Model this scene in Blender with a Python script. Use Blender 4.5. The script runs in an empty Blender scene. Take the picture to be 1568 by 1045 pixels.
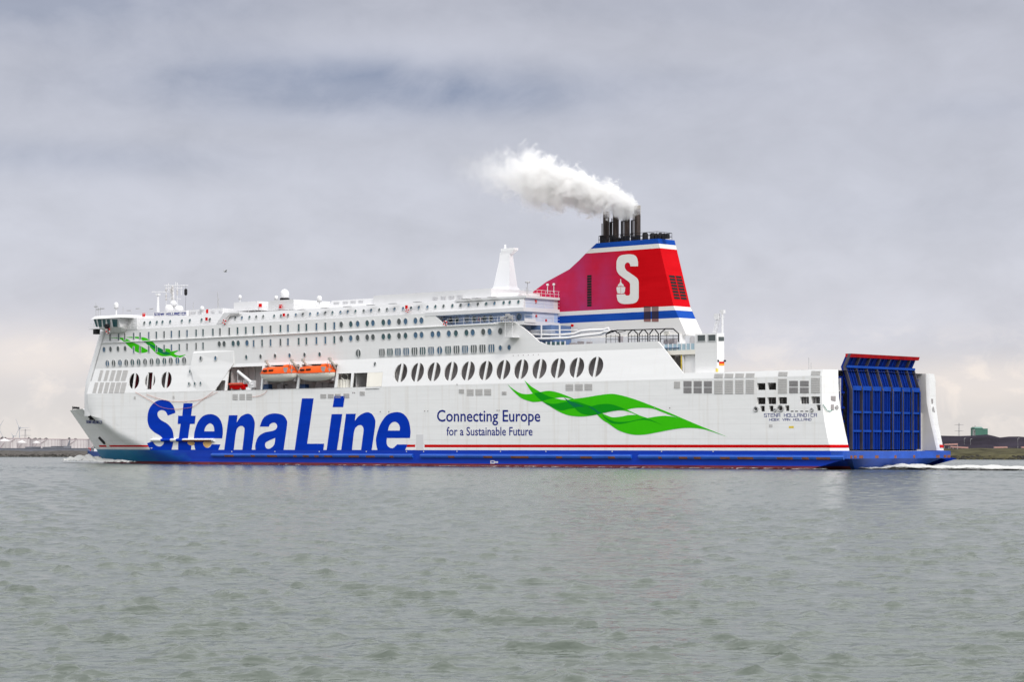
import bpy, bmesh, math, random
import numpy as np
from mathutils import Vector, Matrix
from mathutils.geometry import tessellate_polygon
R = math.radians
random.seed(7)
SC = bpy.context.scene
COL = SC.collection
# ------------------------------------------------------------------ camera
CW, CH = 1568.0, 1045.0          # size of the photograph that was measured
F, HZ, CAMH = 3500.0, 683.5, 4.0  # focal length in its pixels, its horizon row, eye height in metres
cam_d = bpy.data.cameras.new('camera'); cam = bpy.data.objects.new('camera', cam_d); COL.objects.link(cam)
cam.location = (0, 0, CAMH); cam.rotation_euler = (R(90), 0, 0)
cam_d.sensor_width = 36.0; cam_d.lens = 36.0 * F / CW
cam_d.shift_y = (HZ - CH / 2) / CW
cam_d.clip_start = 1.0; cam_d.clip_end = 40000.0
SC.camera = cam
# ------------------------------------------------------------------ light
SUN_EL, SUN_AZ = R(38), Vector((0.42, -0.90))     # sun behind the camera, a little to the right
sd = bpy.data.lights.new('sun', 'SUN'); sun = bpy.data.objects.new('sun', sd); COL.objects.link(sun)
sd.energy = 1.5; sd.angle = R(14); sd.color = (1.0, 0.965, 0.92)
sv = Vector((SUN_AZ.x * math.cos(SUN_EL), SUN_AZ.y * math.cos(SUN_EL), math.sin(SUN_EL))).normalized()
sun.rotation_euler = sv.to_track_quat('Z', 'Y').to_euler()
W = bpy.data.worlds.new('World'); SC.world = W; W.use_nodes = True
SC.view_settings.view_transform = 'Standard'; SC.view_settings.look = 'None'
SC.view_settings.exposure = 0.35; SC.view_settings.gamma = 1.0; SC.view_settings.use_curve_mapping = False
SC.cycles.max_bounces = 6; SC.cycles.volume_bounces = 5; SC.cycles.transparent_max_bounces = 12

class NT:
    """small helper to write node trees"""
    def __init__(s, tree): s.t = tree; s.n = tree.nodes; s.l = tree.links
    def add(s, typ, **kw):
        n = s.n.new(typ)
        for k, v in kw.items():
            if k.startswith('i_'):
                key = k[2:]; key = int(key) if key.isdigit() else key.replace('_', ' ')
                s.put(n, key, v)
            else: setattr(n, k, v)
        return n
    def put(s, n, key, v):
        if isinstance(v, bpy.types.NodeSocket): s.l.new(v, n.inputs[key])
        elif isinstance(v, bpy.types.Node): s.l.new(v.outputs[0], n.inputs[key])
        else: n.inputs[key].default_value = v
    def m(s, op, a, b=0.0, c=0.0, clamp=False):
        n = s.n.new('ShaderNodeMath'); n.operation = op; n.use_clamp = clamp
        s.put(n, 0, a); s.put(n, 1, b); s.put(n, 2, c)
        return n.outputs[0]
    def mix(s, f, a, b, blend='MIX'):
        n = s.n.new('ShaderNodeMix'); n.data_type = 'RGBA'; n.blend_type = blend
        s.put(n, 0, f); s.put(n, 6, a); s.put(n, 7, b)
        return n.outputs[2]
    def ramp(s, f, stops, interp='LINEAR'):
        n = s.n.new('ShaderNodeValToRGB'); n.color_ramp.interpolation = interp
        e = n.color_ramp.elements
        while len(e) > 1: e.remove(e[0])
        for i, (p, c) in enumerate(stops):
            q = e[0] if i == 0 else e.new(p)
            q.position = p
            q.color = (c, c, c, 1) if not hasattr(c, '__len__') else (*c, 1)
        s.put(n, 0, f); return n.outputs[0]
    def noise(s, vec, scale, detail=4, rough=0.55, dist=0.0):
        n = s.n.new('ShaderNodeTexNoise'); s.put(n, 'Vector', vec)
        n.inputs['Scale'].default_value = scale; n.inputs['Detail'].default_value = detail
        n.inputs['Roughness'].default_value = rough; n.inputs['Distortion'].default_value = dist
        return n.outputs[0]
    def mapping(s, vec, scale=(1, 1, 1), loc=(0, 0, 0), rot=(0, 0, 0)):
        n = s.n.new('ShaderNodeMapping'); s.put(n, 0, vec)
        n.inputs['Scale'].default_value = scale; n.inputs['Location'].default_value = loc; n.inputs['Rotation'].default_value = rot
        return n.outputs[0]

# overcast sky: Nishita sky seen through a nearly closed deck of cloud (pattern lives on the sky dome)
w = NT(W.node_tree); w.n.clear()
wout = w.add('ShaderNodeOutputWorld'); bg = w.add('ShaderNodeBackground'); w.l.new(bg.outputs[0], wout.inputs[0])
sky = w.add('ShaderNodeTexSky', sky_type='NISHITA', sun_disc=False, sun_elevation=SUN_EL,
            sun_rotation=math.atan2(SUN_AZ.x, SUN_AZ.y), dust_density=2.0)
bg.inputs['Strength'].default_value = 0.10
geo = w.add('ShaderNodeTexCoord').outputs['Generated']
sep = w.add('ShaderNodeSeparateXYZ', i_0=geo)
dx, dy, dz = sep.outputs
el = w.m('MAXIMUM', dz, 0.0)
az = w.m('ARCTAN2', dx, dy)                     # azimuth from the direction the camera faces
cmb = w.add('ShaderNodeCombineXYZ', i_0=az, i_1=0.0, i_2=el)
n1 = w.noise(w.mapping(cmb.outputs[0], (11.0, 1, 21.0), (3.1, 0, 0.4)), 1.0, 6, 0.55, 0.5)
n2 = w.noise(w.mapping(cmb.outputs[0], (34.0, 1, 58.0), (1.7, 0, 2.4)), 1.0, 7, 0.6, 0.4)
nn = w.m('ADD', w.m('MULTIPLY', n1, 0.65), w.m('MULTIPLY', n2, 0.35))
def blob(a0, e0, sa, se, amt):
    """one long bank of darker cloud standing at azimuth a0 and elevation e0"""
    u = w.m('DIVIDE', w.m('SUBTRACT', az, a0), sa); v = w.m('DIVIDE', w.m('SUBTRACT', el, e0), se)
    r2 = w.m('ADD', w.m('MULTIPLY', u, u), w.m('MULTIPLY', v, v))
    r2 = w.m('ADD', r2, w.m('MULTIPLY', w.m('SUBTRACT', nn, 0.5), 3.2))
    return w.m('MULTIPLY', w.m('POWER', 2.718, w.m('MULTIPLY', w.m('MAXIMUM', r2, 0.0), -1.0)), amt)
def pxa(px): return math.atan((px - CW / 2) / F)
def pye(py): return math.sin(math.atan((HZ - py) / F))
dark = w.m('ADD', blob(pxa(540), pye(138), .105, .012, .40), blob(pxa(60), pye(8), .10, .015, .34))
for bb_ in ((1150, 5, .13, .010, .10), (90, 250, .075, .008, .20), (480, 108, .07, .006, .14), (760, 148, .045, .008, .16), (1500, 175, .03, .006, .10), (1050, 125, .06, .006, .05), (230, 75, .06, .005, .08), (1330, 330, .06, .01, .04)):
    dark = w.m('ADD', dark, blob(pxa(bb_[0]), pye(bb_[1]), *bb_[2:]))
lite = w.m('ADD', blob(pxa(590), pye(75), .06, .008, .10), blob(pxa(480), pye(185), .06, .005, .06))
base = w.ramp(w.m('MULTIPLY', el, 1.0), [(0.0, (0.655, 0.615, 0.585)), (0.02, (0.60, 0.575, 0.57)), (0.045, (0.535, 0.535, 0.585)), (0.09, (0.485, 0.495, 0.555)),
        (0.13, (0.44, 0.452, 0.515)), (0.19, (0.41, 0.42, 0.48)), (0.35, (0.86, 0.88, 0.93)), (1.0, (1.9, 1.9, 1.95))])
lum = w.m('ADD', 0.97, w.m('MULTIPLY', w.m('SUBTRACT', nn, 0.5), 0.50))
lum = w.m('ADD', lum, lite)
warm = w.m('MULTIPLY', w.ramp(n2, [(0.5, 0.0), (0.66, 1.0)]), w.ramp(el, [(0.0, 0.0), (0.012, 1.0), (0.03, 1.0), (0.055, 0.0)]))
cl = w.mix(1.0, base, lum, 'MULTIPLY')
cl = w.mix(dark, cl, w.mix(1.0, cl, (.22, .34, .55, 1), 'MULTIPLY'))
warm = w.m('ADD', w.m('MULTIPLY', warm, .7), w.m('ADD', blob(pxa(50), pye(545), .035, .012, .75), w.m('ADD', blob(pxa(1190), pye(572), .035, .006, .6), blob(pxa(1500), pye(590), .04, .010, .6))), clamp=True)
cl = w.mix(w.m('MULTIPLY', warm, 0.75), cl, (0.78, 0.70, 0.64, 1))
cl10 = w.mix(1.0, cl, (10.0, 10.0, 10.0, 1), 'MULTIPLY')
w.l.new(w.mix(0.96, sky.outputs[0], cl10), bg.inputs['Color'])

# ------------------------------------------------------------------ materials
def mat(name, col, rough=0.45, metal=0.0, var=0.0, vscale=(.4, .4, .4), bump=0.0, bscale=2.0, spec=0.5, streak=0.0):
    m = bpy.data.materials.new(name); m.use_nodes = True
    t = NT(m.node_tree); b = t.n['Principled BSDF']
    b.inputs['Roughness'].default_value = rough; b.inputs['Metallic'].default_value = metal
    b.inputs['Specular IOR Level'].default_value = spec
    c = (*col, 1)
    if var > 0 or streak > 0:
        oc = t.add('ShaderNodeTexCoord').outputs['Object']
        n = t.noise(t.mapping(oc, vscale), 1.0, 5, 0.6)
        f = t.ramp(n, [(0.3, 0.0), (0.7, 1.0)])
        cc = t.mix(f, (*[x * (1 - var) for x in col], 1), (*[min(1, x * (1 + var)) for x in col], 1))
        if streak > 0:
            s = t.noise(t.mapping(oc, (0.9, 0.9, 0.05)), 1.0, 4, 0.6)
            cc = t.mix(t.ramp(s, [(0.55, 0.0), (0.8, streak)]), cc, (0.50, 0.43, 0.33, 1))
        t.l.new(cc, b.inputs['Base Color'])
        if bump > 0:
            nb = t.noise(oc, bscale, 3)
            bn = t.add('ShaderNodeBump', i_Height=nb); bn.inputs['Strength'].default_value = bump; bn.inputs['Distance'].default_value = .05
            t.l.new(bn.outputs[0], b.inputs['Normal'])
    else: b.inputs['Base Color'].default_value = c
    return m

WHITE = mat('white_ship_paint', (.75, .75, .742), .42, var=.03, vscale=(.05, .3, .9), streak=.10)
WHITE_DECK = mat('white_deck_paint', (.67, .67, .675), .5, var=.02)
RECESS_SHADE = mat('recess_shade_blue', (.42, .53, .74), .5, var=.06)  # shade of the deck recess put into its wall colour as blue
CREAM = mat('cream_paint', (.78, .75, .67), .5, var=.04)
GREY = mat('grey_interior_paint', (.50, .485, .475), .6, var=.12)
DARK = mat('dark_paint_and_shade', (.30, .275, .275), .7, var=.2)  # for dark fittings; behind side openings it stands in for inside darkness
GRILLE = mat('vent_grille', (.50, .49, .475), .6, var=.08, vscale=(9, 9, 9))
GRILLE_D = mat('dark_vent_grille', (.27, .26, .26), .6, var=.2, vscale=(12, 12, 2))
GLASS = mat('teal_glass', (.03, .085, .095), .12)
GLASS_G = mat('grey_glass', (.07, .085, .085), .16)
GLASS_B = mat('blue_glass', (.05, .12, .20), .14)
FRAME = mat('window_frame', (.55, .56, .56), .5)
BLUE = mat('deep_blue_paint', (.001, .036, .42), .55, var=.12, vscale=(.1, .3, .6), spec=.04)
NAVY = mat('navy_lettering', (.010, .022, .20), .6, spec=.15)
RED = mat('red_paint', (.56, .003, .004), .6, var=.08, spec=.03)
GREEN = mat('leaf_green_paint', (.04, .50, .001), .6, var=.04, spec=.1)
GREEN_D = mat('mid_green_paint', (.002, .28, .006), .6, var=.06, spec=.1)
GREEN_T = mat('deep_green_paint', (.001, .17, .06), .6, var=.06, spec=.1)
ORANGE = mat('orange_fibreglass', (.80, .10, .006), .5, spec=.2, var=.05)
BOATWHITE = mat('cream_fibreglass', (.72, .70, .63), .4, var=.03, streak=.1)
STEEL = mat('galvanised_steel', (.42, .42, .42), .5, .3)
BLACKM = mat('black_steel', (.016, .016, .018), .7, spec=.15)
SOOT = mat('sooty_pipe_steel', (.06, .042, .035), .6, .2, var=.5, vscale=(1.5, 1.5, .25))
SOOT_T = mat('scorched_pipe_mouth', (.20, .165, .12), .6, .2, var=.5, vscale=(1.5, 1.5, .8))
RUST = mat('rusty_steel', (.20, .07, .03), .8, var=.5, vscale=(.6, .6, 3))
RAMPBLUE = mat('ramp_blue_paint', (.002, .016, .17), .6, spec=.15, var=.25, vscale=(.6, .6, .2))
RAMPLIGHT = mat('ramp_rib_blue_paint', (.004, .050, .31), .6, spec=.15, var=.2, vscale=(.5, .5, .3))
YELLOW = mat('yellow_paint', (.75, .55, .03), .5)
ROPE = mat('orange_rope', (.55, .22, .15), .8)

# hull paint: boot-top red, blue band and white, at fixed heights on the hull, with worn plating
def hull_material():
    m = bpy.data.materials.new('hull_paint'); m.use_nodes = True
    t = NT(m.node_tree); b = t.n['Principled BSDF']
    oc = t.add('ShaderNodeTexCoord').outputs['Object']
    z = t.add('ShaderNodeSeparateXYZ', i_0=oc).outputs[2]
    n = t.noise(t.mapping(oc, (.06, .3, 1.1)), 1.0, 5, .6)
    white = t.mix(t.ramp(n, [(.3, 0.), (.7, 1.)]), (.78, .78, .77, 1), (.84, .84, .83, 1))
    seam = t.m('FRACT', t.m('MULTIPLY', z, 1 / 2.6))                     # weld seams between strakes
    white = t.mix(t.m('MULTIPLY', t.m('LESS_THAN', seam, .03), .22), white, (.45, .44, .42, 1))
    st = t.noise(t.mapping(oc, (.8, .8, .04)), 1.0, 4, .6)
    white = t.mix(t.ramp(st, [(.53, 0.), (.82, .34)]), white, (.50, .42, .31, 1))
    vs_ = t.m('FRACT', t.m('MULTIPLY', t.add('ShaderNodeSeparateXYZ', i_0=oc).outputs[0], 1 / 9.3))
    white = t.mix(t.m('MULTIPLY', t.m('LESS_THAN', vs_, .008), .16), white, (.45, .44, .42, 1))
    blue = t.mix(t.ramp(t.noise(t.mapping(oc, (.08, .3, 1.2)), 1., 5), [(.3, 0.), (.7, 1.)]), (.001, .032, .36, 1), (.003, .045, .44, 1))
    xx = t.add('ShaderNodeSeparateXYZ', i_0=oc).outputs[0]
    tl = t.m('ADD', t.m('DIVIDE', t.m('SUBTRACT', xx, XWL + 52.0), -26.0), t.m('MULTIPLY', t.m('SUBTRACT', t.noise(t.mapping(oc, (.12, .3, .5)), 1., 3), .5), 1.2), clamp=True)
    blue = t.mix(t.m('MULTIPLY', tl, .95), blue, (.008, .20, .36, 1))          # blue shifts to teal towards the bow
    red = t.mix(t.ramp(t.noise(t.mapping(oc, (.25, .3, .9)), 1., 5), [(.35, 0.), (.65, 1.)]), (.13, .022, .03, 1), (.21, .035, .045, 1))
    c = t.mix(t.m('GREATER_THAN', z, ZBLUE), blue, white)
    c = t.mix(t.m('GREATER_THAN', z, ZBOOT), red, c)
    t.l.new(c, b.inputs['Base Color']); b.inputs['Roughness'].default_value = .45; b.inputs['Specular IOR Level'].default_value = .2
    bn = t.add('ShaderNodeBump', i_Height=t.noise(t.mapping(oc, (.35, .35, .5)), 1.0, 2)); bn.inputs['Strength'].default_value = .25; bn.inputs['Distance'].default_value = .15
    t.l.new(bn.outputs[0], b.inputs['Normal'])
    return m

# ------------------------------------------------------------------ mesh helpers
class MB:
    def __init__(s): s.v = []; s.f = []; s.mi = []
    def face(s, idx, mi=0): s.f.append(idx); s.mi.append(mi)
    def poly(s, pts, mi=0):
        k = len(s.v); s.v += [tuple(p) for p in pts]; s.face(list(range(k, k + len(pts))), mi)
    def box(s, a, b, mi=0):
        x0, x1 = sorted((a[0], b[0])); y0, y1 = sorted((a[1], b[1])); z0, z1 = sorted((a[2], b[2]))
        s.hexa([(x0, y0, z0), (x1, y0, z0), (x1, y1, z0), (x0, y1, z0)], [(x0, y0, z1), (x1, y0, z1), (x1, y1, z1), (x0, y1, z1)], mi)
    def hexa(s, lo, hi, mi=0):
        k = len(s.v); n = len(lo); s.v += [tuple(p) for p in lo] + [tuple(p) for p in hi]
        s.face([k + i for i in range(n)][::-1], mi); s.face([k + n + i for i in range(n)], mi)
        for i in range(n):
            j = (i + 1) % n; s.face([k + i, k + j, k + n + j, k + n + i], mi)
    def tube(s, pts, r, n=6, mi=0, r1=None):
        pts = [Vector(p) for p in pts]; k = len(s.v); m = len(pts)
        for i, p in enumerate(pts):
            d = (pts[min(i + 1, m - 1)] - pts[max(i - 1, 0)]).normalized()
            a = d.cross(Vector((0, 0, 1)))
            if a.length < 1e-3: a = d.cross(Vector((1, 0, 0)))
            a.normalize(); b = d.cross(a)
            rr = r if r1 is None else r + (r1 - r) * i / (m - 1)
            for q in range(n):
                t = 2 * math.pi * q / n
                s.v.append(tuple(p + a * (rr * math.cos(t)) + b * (rr * math.sin(t))))
        for i in range(m - 1):
            for q in range(n):
                s.face([k + i * n + q, k + i * n + (q + 1) % n, k + (i + 1) * n + (q + 1) % n, k + (i + 1) * n + q], mi)
        s.face([k + q for q in range(n)][::-1], mi); s.face([k + (m - 1) * n + q for q in range(n)], mi)
    def lathe(s, prof, c, n=20, mi=0):
        k = len(s.v); m = len(prof)
        for (r, z) in prof:
            for q in range(n):
                t = 2 * math.pi * q / n
                s.v.append((c[0] + r * math.cos(t), c[1] + r * math.sin(t), c[2] + z))
        for i in range(m - 1):
            for q in range(n):
                s.face([k + i * n + q, k + i * n + (q + 1) % n, k + (i + 1) * n + (q + 1) % n, k + (i + 1) * n + q], mi)
        s.face([k + q for q in range(n)][::-1], mi); s.face([k + (m - 1) * n + q for q in range(n)], mi)
    def grid(s, rows, mi=0, closed=False):
        k = len(s.v); n = len(rows[0])
        for r in rows: s.v += [tuple(p) for p in r]
        for i in range(len(rows) - 1):
            for j in range(n if closed else n - 1):
                s.face([k + i * n + j, k + i * n + (j + 1) % n, k + (i + 1) * n + (j + 1) % n, k + (i + 1) * n + j], mi)
    def build(s, name, mats, parent=None, smooth=None, loc=None, rotz=0.0):
        me = bpy.data.meshes.new(name); me.from_pydata(s.v, [], s.f)
        mats = mats if isinstance(mats, (list, tuple)) else [mats]
        for m in mats: me.materials.append(m)
        me.polygons.foreach_set('material_index', s.mi)
        bm = bmesh.new(); bm.from_mesh(me); bmesh.ops.recalc_face_normals(bm, faces=bm.faces[:]); bm.to_mesh(me); bm.free()
        o = bpy.data.objects.new(name, me); COL.objects.link(o)
        if smooth is not None:
            me.polygons.foreach_set('use_smooth', [True] * len(me.polygons))
            try: me.set_sharp_from_angle(angle=R(smooth))
            except Exception: pass
        if parent is not None: o.parent = parent
        if loc is not None: o.location = loc; o.rotation_euler = (0, 0, rotz)
        return o

def tag(o, label=None, cat=None, group=None, kind=None):
    if label: o['label'] = label
    if cat: o['category'] = cat
    if group: o['group'] = group
    if kind: o['kind'] = kind
    return o
def thing(name, label, cat, loc, rotz=0.0, group=None):
    o = bpy.data.objects.new(name, None); COL.objects.link(o); o.empty_display_size = .5
    o.location = loc; o.rotation_euler = (0, 0, rotz)
    return tag(o, label, cat, group)
def copy_tree(o, parent=None):
    c = o.copy(); COL.objects.link(c)
    if parent is not None: c.parent = parent
    for ch in list(o.children): copy_tree(ch, c)
    return c

# ------------------------------------------------------------------ where the ferry lies
_c = math.hypot(F, 3857.0)
AX = Vector((3857.0 / _c, -F / _c))      # aft
AY = Vector((F / _c, 3857.0 / _c))       # to starboard
ROT = math.atan2(AX.y, AX.x)
_S = Vector((382.5 * 516 / F, 382.5))    # port quarter on the water
_r = Vector((0.0, 1.0)); _t = _S.dot(AY) / _r.dot(AY)
ORG = _r * _t                            # ferry's origin: on the port side, straight ahead of the camera
SHM = Matrix.Translation((ORG.x, ORG.y, 0)) @ Matrix.Rotation(ROT, 4, 'Z')
def sw(p): return SHM @ Vector(p)
def Q(px, py, b=0.0):
    """survey: the point of the ferry (x aft, y inboard from the port side, z up) that is seen at a spot of the photograph, on the surface y = b"""
    r = Vector(((px - CW / 2) / F, 1.0)); ry = r.dot(AY); o = ORG.dot(AY)
    y = b if not callable(b) else 0.0
    for _ in range(8):
        t = (y + o) / ry; z = CAMH + t * (HZ - py) / F; p = r * t - ORG; x = p.dot(AX)
        if not callable(b): break
        y = b(x, z)
    return (x, y, z)
def QX(px, py, xc):
    """the same survey on an athwartship plane x = xc"""
    r = Vector(((px - CW / 2) / F, 1.0)); t = (xc + ORG.dot(AX)) / r.dot(AX)
    p = r * t - ORG
    return (xc, p.dot(AY), CAMH + t * (HZ - py) / F)
def WP(px, py, D): return Vector(((px - CW / 2) * D / F, D, CAMH + (HZ - py) * D / F))

BEAM = 36.0; HALF = 18.0
ZBLUE = Q(800, 690, 0)[2]; ZBOOT = Q(800, 711.3, 0)[2]
ZD = Q(775, 587.6, 0)[2]              # top of the hull, about 16 m
ZU = Q(740, 543.6, 1.5)[2]            # foot of the upright upper side
ZK = Q(590, 504.7, 1.5)[2]            # knuckle moulding
ZT = Q(590, 483.4, 1.5)[2]            # top of the grey-white side
ZR = Q(620, 464.4, 2.3)[2]            # roof of the top deckhouse
def band_b(x, z): return 1.5 * min(1.0, max(0.0, (z - ZD) / (ZU - ZD)))
UP = lambda x, z: 1.5
def top_b(x, z): return 1.8 + 0.7 * (z - ZT) / (ZR - ZT)
print('levels', ZBLUE, ZBOOT, ZD, ZU, ZK, ZT, ZR)
# bow shape
XT = Q(107, 629, HALF)[0]; ZTIP = Q(107, 629, HALF)[2]
XWL = Q(160, 706, HALF)[0]
XE = XT + 80.0
_zk = [(XT, ZTIP), (Q(122, 628, 4)[0], ZTIP), (Q(154, 641, 0)[0], Q(154, 641, 0)[2]), (Q(180, 652, 0)[0], Q(180, 652, 0)[2]), (Q(240, 664, 0)[0], Q(240, 664, 0)[2]), (XE, 5.5)]
def zknuckle(x):
    if x <= _zk[0][0]: return _zk[0][1]
    for (a, za), (b, zb) in zip(_zk, _zk[1:]):
        if x <= b:
            t = (x - a) / (b - a); t = t * t * (3 - 2 * t) * .35 + t * .65
            return za + (zb - za) * t
    return _zk[-1][1]
LBOW = Q(136.5, 598, 0)[0] - XT + 1.2; print('LBOW', LBOW)
def bow_curve(v):
    xs = XWL + (XT - XWL) * max(0, v) ** 1.05 if v > .12 else XWL + (XT - XWL) * .12 ** 1.05 * max(v, 0) / .12
    return xs, 58 + (LBOW - 58) * max(0, min(1, v)), 1.75 - .62 * max(0, min(1, v))
def hull_b(x, z):
    v = min(1.0, z / zknuckle(x)); xs, L, p = bow_curve(v)
    u = (x - xs) / L
    return 0.0 if u >= 1 else HALF * (1 - max(u, 0)) ** p
print('bow', XT, ZTIP, XWL, zknuckle(XT + 30))
YC = 3.2                              # width of the quarter pillars
XS = Q(1300, 700, YC)[0]
print('stern x', XS, 'length', XS - XT)

ferry = thing('passenger_ferry', 'large white passenger ferry with red funnel, blue waterline and green ribbons on its side', 'ferry', (ORG.x, ORG.y, 0), ROT)
HULLM = hull_material()
SH = ferry

def crom(path):
    """outline with corners (third entry 1) and smooth points in between"""
    n = len(path); out = []
    P = [(p[0], p[1]) for p in path]; C = [len(p) > 2 for p in path]
    for i in range(n):
        j = (i + 1) % n; p1, p2 = P[i], P[j]
        p0 = P[i - 1] if not C[i] else p1; p3 = P[(j + 1) % n] if not C[j] else p2
        out.append(p1)
        if C[i] and C[j]: continue
        for k in range(1, 6):
            t = k / 6
            out.append(tuple(.5 * (2 * p1[a] + (p2[a] - p0[a]) * t + (2 * p0[a] - 5 * p1[a] + 4 * p2[a] - p3[a]) * t * t + (3 * p1[a] - p0[a] - 3 * p2[a] + p3[a]) * t ** 3) for a in (0, 1)))
    return out
def S2(path, ox, oy, k): return [(ox + p[0] * k, oy + p[1] * k) for p in crom(path)]

def panel(mb, loops, th, mi=0, back=True):
    """plate with holes: loops are lists of surface points (x, y, z); it is th thick inboard"""
    tess = tessellate_polygon([[Vector((p[0], p[2], 0)) for p in l] for l in loops])
    flat = [p for l in loops for p in l]; k = len(mb.v); n = len(flat)
    mb.v += [tuple(p) for p in flat]
    for t in tess: mb.face([k + i for i in t], mi)
    if th:
        mb.v += [(p[0], p[1] + th, p[2]) for p in flat]
        if back:
            for t in tess: mb.face([k + n + i for i in t][::-1], mi)
        o = 0
        for l in loops:
            m = len(l)
            for i in range(m):
                j = (i + 1) % m; mb.face([k + o + i, k + o + j, k + n + o + j, k + n + o + i], mi)
            o += m
def qs(pts, b): return [Q(p[0], p[1], b) for p in pts]
def rectpx(x0, x1, y0, y1): return [(x0, y0), (x1, y0), (x1, y1), (x0, y1)]
def ellpx(cx, cy, rx, ry, n=18): return [(cx + rx * math.cos(2 * math.pi * i / n), cy + ry * math.sin(2 * math.pi * i / n)) for i in range(n)]

def decal(name, polys, b, m, off, parent=SH, curved=False, label=None):
    """paint: flat shapes lying off metres proud of a surface; polys = list of [outer, holes...] in survey pixels"""
    bm = bmesh.new()
    for loops in polys:
        L = [[Q(p[0], p[1], b) for p in l] for l in loops]
        tess = tessellate_polygon([[Vector((p[0], p[2], 0)) for p in l] for l in L])
        vs = [bm.verts.new((p[0], 0, p[2])) for l in L for p in l]
        for t in tess:
            try: bm.faces.new([vs[i] for i in t])
            except ValueError: pass
    if curved:
        xs = [v.co.x for v in bm.verts]; zs = [v.co.z for v in bm.verts]
        for ax, lo, hi, st in ((0, min(xs), max(xs), 1.0), (2, min(zs), max(zs), .7)):
            q = lo + st
            while q < hi:
                no = [0, 0, 0]; no[ax] = 1; co = [0, 0, 0]; co[ax] = q
                bmesh.ops.bisect_plane(bm, geom=bm.verts[:] + bm.edges[:] + bm.faces[:], plane_co=co, plane_no=no)
                q += st
    for v in bm.verts:
        v.co.y = (b(v.co.x, v.co.z) if callable(b) else b) - off
    for f in bm.faces:
        f.normal_update()
        if f.normal.y > 0: f.normal_flip()
    me = bpy.data.meshes.new(name); bm.to_mesh(me); bm.free(); me.materials.append(m)
    o = bpy.data.objects.new(name, me); COL.objects.link(o); o.parent = parent
    if label: o['label'] = label
    return o

# ------------------------------------------------------------------ hull
INNER_SHADE = mat('shaded_cream_paint', (.50, .485, .46), .6, var=.06, streak=.25)  # white paint darkened to cream: shade of the inner stern faces, plus streaks
def mirror(p): return (p[0], BEAM - p[1], p[2])
hb = MB()
VS = [-.12, -.05, 0, .05, .1, .16, .23, .31, .4, .5, .6, .7, .8, .88, .94, 1.0]
US = [(i / 44) ** 1.25 for i in range(45)]
rows = []
for v in VS:
    xs, L, p = bow_curve(v); row = []
    for s in US:
        x = xs + (XE - xs) * s; u = (x - xs) / L
        row.append((x, 0.0 if u >= 1 else HALF * (1 - u) ** p, v * zknuckle(x)))
    rows.append(row)
hb.grid(rows); hb.grid([[mirror(p) for p in r] for r in rows])
hb.grid([rows[-1], [mirror(p) for p in rows[-1]]])             # forecastle deck
hb.grid([rows[0], [mirror(p) for p in rows[0]]])
_fr = []                                                        # front edge of the deckhouse side
for py in (640, 604, 566, 535, 505):
    px = 161 - (py - 505) * 27 / 95; q = Q(px, py, band_b if py > 566 else 1.5); _fr.append((q[2], q[0]))
_fr.append((40.0, _fr[-1][1] + (_fr[-1][1] - _fr[-2][1]) / (_fr[-1][0] - _fr[-2][0]) * (40 - _fr[-1][0])))
def xfront(z):
    for (za, xa), (zb, xb) in zip(_fr, _fr[1:]):
        if z <= zb: return xa + (xb - xa) * (z - za) / (zb - za)
    return _fr[-1][1]
XF = xfront(ZD) + .3
top = [(x, hull_b(x, zknuckle(x)), zknuckle(x)) for x in [XF + (XE - XF) * i / 30 for i in range(31)]]
up = [(p[0], 0.0, ZD) for p in top]
mid = [(p[0], p[1] * .3, p[2] + (ZD - p[2]) * .4) for p in top]
hb.grid([top, mid, up]); hb.grid([[mirror(p) for p in r] for r in (top, mid, up)])
# parallel side with the mooring ports of the stern
_ch = [Q(1258, 560, 0), Q(1258.6, 617, 0), Q(1263, 650, 0), Q(1271, 690, 0)]
_cr = [Q(1283, 565, YC), Q(1285, 617, YC), Q(1292, 650, YC), Q(1300.5, 690, YC)]
ZST = Q(1240, 566.5, .3)[2]
def along(tab, z):
    t = sorted((p[2], p[0]) for p in tab)
    if z <= t[0][0]: return t[0][1] + (z - t[0][0]) * (t[1][1] - t[0][1]) / (t[1][0] - t[0][0])
    for (za, xa), (zb, xb) in zip(t, t[1:]):
        if z <= zb: return xa + (xb - xa) * (z - za) / (zb - za)
    return t[-1][1]
ZL = [-1.3, 1.0, 2.2, 3.2, 4.5, 6, 8, 10, 12, 14, ZD]
xcu, xcv = Q(1196, 715, 0)[0], Q(1292, 705, 0)[0]; zcv = 1.7                # the counter rises out of the water aft
side = [(xcu, 0, -1.3), (XE, 0, -1.3), (XE, 0, ZD)] + [(along(_ch, z), 0, z) for z in ZL[::-1] if z > zcv] + [(xcv, 0, zcv), (Q(1250, 710, 0)[0], 0, .35)]
cu = [(xcu, 0, -1.3), (Q(1250, 710, 0)[0], 0, .35), (xcv, 0, zcv)]
hb.grid([[(p[0], .25, p[2]) for p in cu], [(p[0] - 2, 7, -1.3) for p in cu]])
ports = [rectpx(1158.9, 1172, 587.1, 597.6), rectpx(1175, 1188.4, 586.5, 597.3), rectpx(1158.9, 1172, 609, 619.5), rectpx(1175, 1188.4, 608.8, 619.3),
         rectpx(1191.5, 1205, 608.6, 619), rectpx(1225.1, 1238.6, 608.1, 618.8), rectpx(1242, 1255.5, 607.6, 618.4),
         rectpx(1164.1, 1170.9, 621.9, 630.6), rectpx(1177.6, 1184.2, 621.7, 630.4), rectpx(1202, 1208.5, 621.2, 629.9), rectpx(1250.1, 1256.4, 620.2, 629.3),
         ellpx(1157.7, 626.8, 2.8, 3.6, 14), ellpx(1195.4, 625.7, 4, 4.8, 14)]
panel(hb, [side] + [qs(p, 0) for p in ports], .5)
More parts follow.
